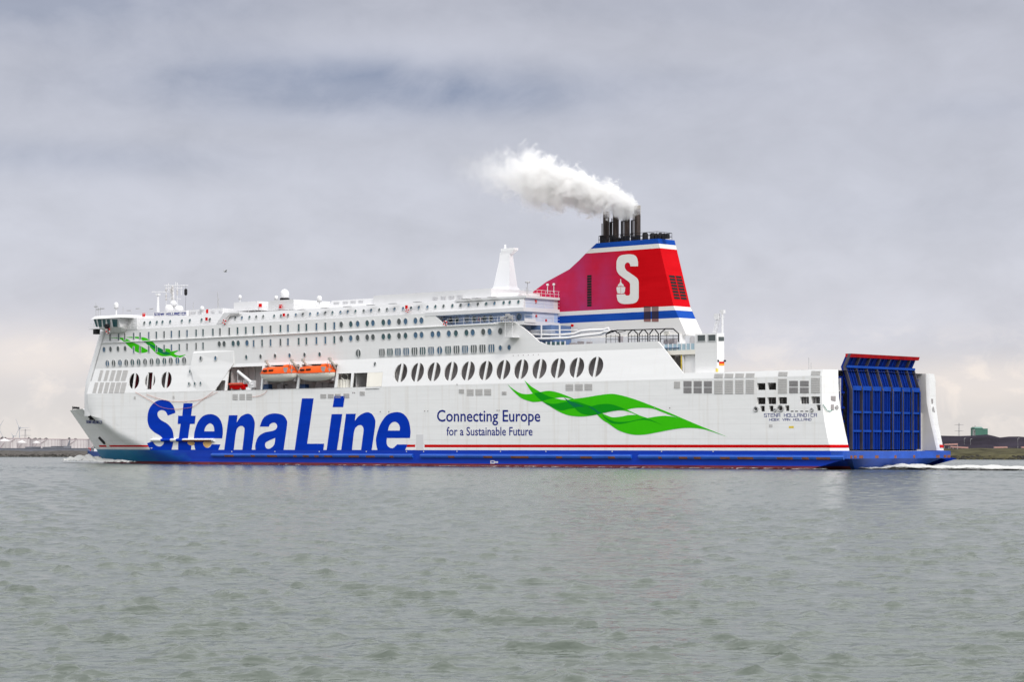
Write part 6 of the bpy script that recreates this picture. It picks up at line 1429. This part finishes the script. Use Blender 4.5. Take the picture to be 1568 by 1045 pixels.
# gull crossing the sky over the foredeck
P_ = WP(345, 416, 260); g_ = MB(); g_.lathe([(.02, -.22), (.07, -.1), (.08, .05), (.03, .2)], (0, 0, 0), 8)
g_.v = [(z_, y_, x_ * 1.0) for (x_, y_, z_) in g_.v]
gl = g_.build('gull', mat('gull_grey', (.35, .35, .36), .8), None, loc=P_, smooth=60); tag(gl, 'tiny gull flying in the grey sky above the foredeck', 'bird')
wg = MB()
for s in (-1, 1): wg.hexa([(-.08, 0, .04), (.1, 0, .04), (.12, s * .3, .16), (-.04, s * .3, .16)], [(-.08, 0, .06), (.1, 0, .06), (.12, s * .3, .18), (-.04, s * .3, .18)]); wg.hexa([(-.04, s * .3, .16), (.12, s * .3, .16), (.2, s * .62, .06), (.14, s * .62, .06)], [(-.04, s * .3, .18), (.12, s * .3, .18), (.2, s * .62, .07), (.14, s * .62, .07)])
wg.build('wing', bpy.data.materials['gull_grey'], gl); gl.rotation_euler = (0, 0, R(35))

# ------------------------------------------------------------------ smoke from the exhaust pipes
def smoke():
    D = sw(Q(976, 315, 14.6)).y; k_ = D / F
    o_ = WP(979, 321, D); L_ = 300 * k_
    mb = MB(); mb.box((-2, -9.5, -8), (L_, 9.5, 16))
    o = mb.build('smoke', bpy.data.materials.new('smoke_volume'), None, loc=o_, rotz=math.pi)
    m = o.data.materials[0]; m.use_nodes = True; t = NT(m.node_tree); t.n.clear()
    out = t.add('ShaderNodeOutputMaterial'); pv = t.add('ShaderNodeVolumePrincipled'); t.l.new(pv.outputs[0], out.inputs['Volume'])
    oc = t.add('ShaderNodeTexCoord').outputs['Object']; x, y, z = t.add('ShaderNodeSeparateXYZ', i_0=oc).outputs
    s = t.m('DIVIDE', x, 240 * k_)                                  # 0 at the pipes, 1 where the plume thins out
    ax = t.ramp(t.m('MULTIPLY', s, .8), [(0.0, .02), (.06, .10), (.128, .24), (.26, .34), (.42, .52), (.59, .645), (.76, .69), (1.0, .76)]); 
    ax = t.m('SUBTRACT', t.m('MULTIPLY', ax, 80 * k_), .3)
    rad = t.ramp(t.m('MULTIPLY', s, .8), [(0.0, .20), (.04, .36), (.10, .56), (.26, .70), (.42, .90), (.59, .92), (.76, .80), (1.0, .62)])
    rad = t.m('MULTIPLY', rad, 44 * k_)
    dy_, dz_ = y, t.m('SUBTRACT', z, ax)
    d = t.m('SQRT', t.m('ADD', t.m('MULTIPLY', dy_, dy_), t.m('MULTIPLY', dz_, dz_))); d = t.m('DIVIDE', d, rad)
    n1_ = t.noise(t.mapping(oc, (.17, .17, .2)), 1.0, 6, .60, .4); n2_ = t.noise(t.mapping(oc, (.5, .45, .5), (3, 1, 2)), 1.0, 6, .62, .8)
    nz = t.m('ADD', t.m('MULTIPLY', t.m('SUBTRACT', n1_, .5), 1.7), t.m('MULTIPLY', t.m('SUBTRACT', n2_, .5), 2.7))
    v = t.m('SUBTRACT', t.m('ADD', 1.0, nz), d)
    edge = t.ramp(s, [(0.0, .2), (.3, .35), (.7, .7), (1.0, 1.5)])
    v = t.m('DIVIDE', v, t.m('MAXIMUM', edge, .05))
    v = t.m('MINIMUM', t.m('MAXIMUM', v, 0.0), 1.0)
    den = t.ramp(s, [(0.0, 1.0), (.25, .9), (.55, .6), (.75, .26), (.9, .085), (1.0, .06)])
    fade = t.ramp(t.m('DIVIDE', x, L_), [(0.0, 1.), (.80, 1.), (.98, 0.)])
    start = t.m('GREATER_THAN', s, -.01)
    t.l.new(t.m('MULTIPLY', t.m('MULTIPLY', t.m('MULTIPLY', v, den), t.m('MULTIPLY', fade, start)), 2.4), pv.inputs['Density'])
    pv.inputs['Color'].default_value = (.985, .98, .97, 1); pv.inputs['Anisotropy'].default_value = .15
    tag(o, 'pale smoke drifting left from the four exhaust pipes of the funnel', 'smoke', kind='stuff')
smoke()

# ------------------------------------------------------------------ every loose fitting an object of its own
def split_loose(o):
    me = o.data; n = len(me.vertices); par = list(range(n))
    def find(i):
        while par[i] != i: par[i] = par[par[i]]; i = par[i]
        return i
    for p in me.polygons:
        r0 = find(p.vertices[0])
        for v in p.vertices: par[find(v)] = r0
    groups = {}
    for p in me.polygons: groups.setdefault(find(p.vertices[0]), []).append(p)
    if len(groups) < 2: return
    name = o.name.split('.')[0]; mats_ = list(me.materials); parent = o.parent
    for ps in groups.values():
        mb = MB(); mp = {}
        for p in ps:
            for v in p.vertices:
                if v not in mp: mp[v] = len(mb.v); mb.v.append(tuple(me.vertices[v].co))
            mb.face([mp[v] for v in p.vertices], p.material_index)
        c2 = mb.build(name, mats_, parent); c2.location = o.location
    bpy.data.objects.remove(o)
for o in [o for o in COL.objects if o.name.split('.')[0] in ('screen_post', 'whip_aerial', 'floodlight_bracket', 'discharge_port', 'vent_slit', 'draught_mark', 'deck_slab', 'deck_pillar', 'red_stripe', 'promenade_post', 'mast_plinth')]: split_loose(o)
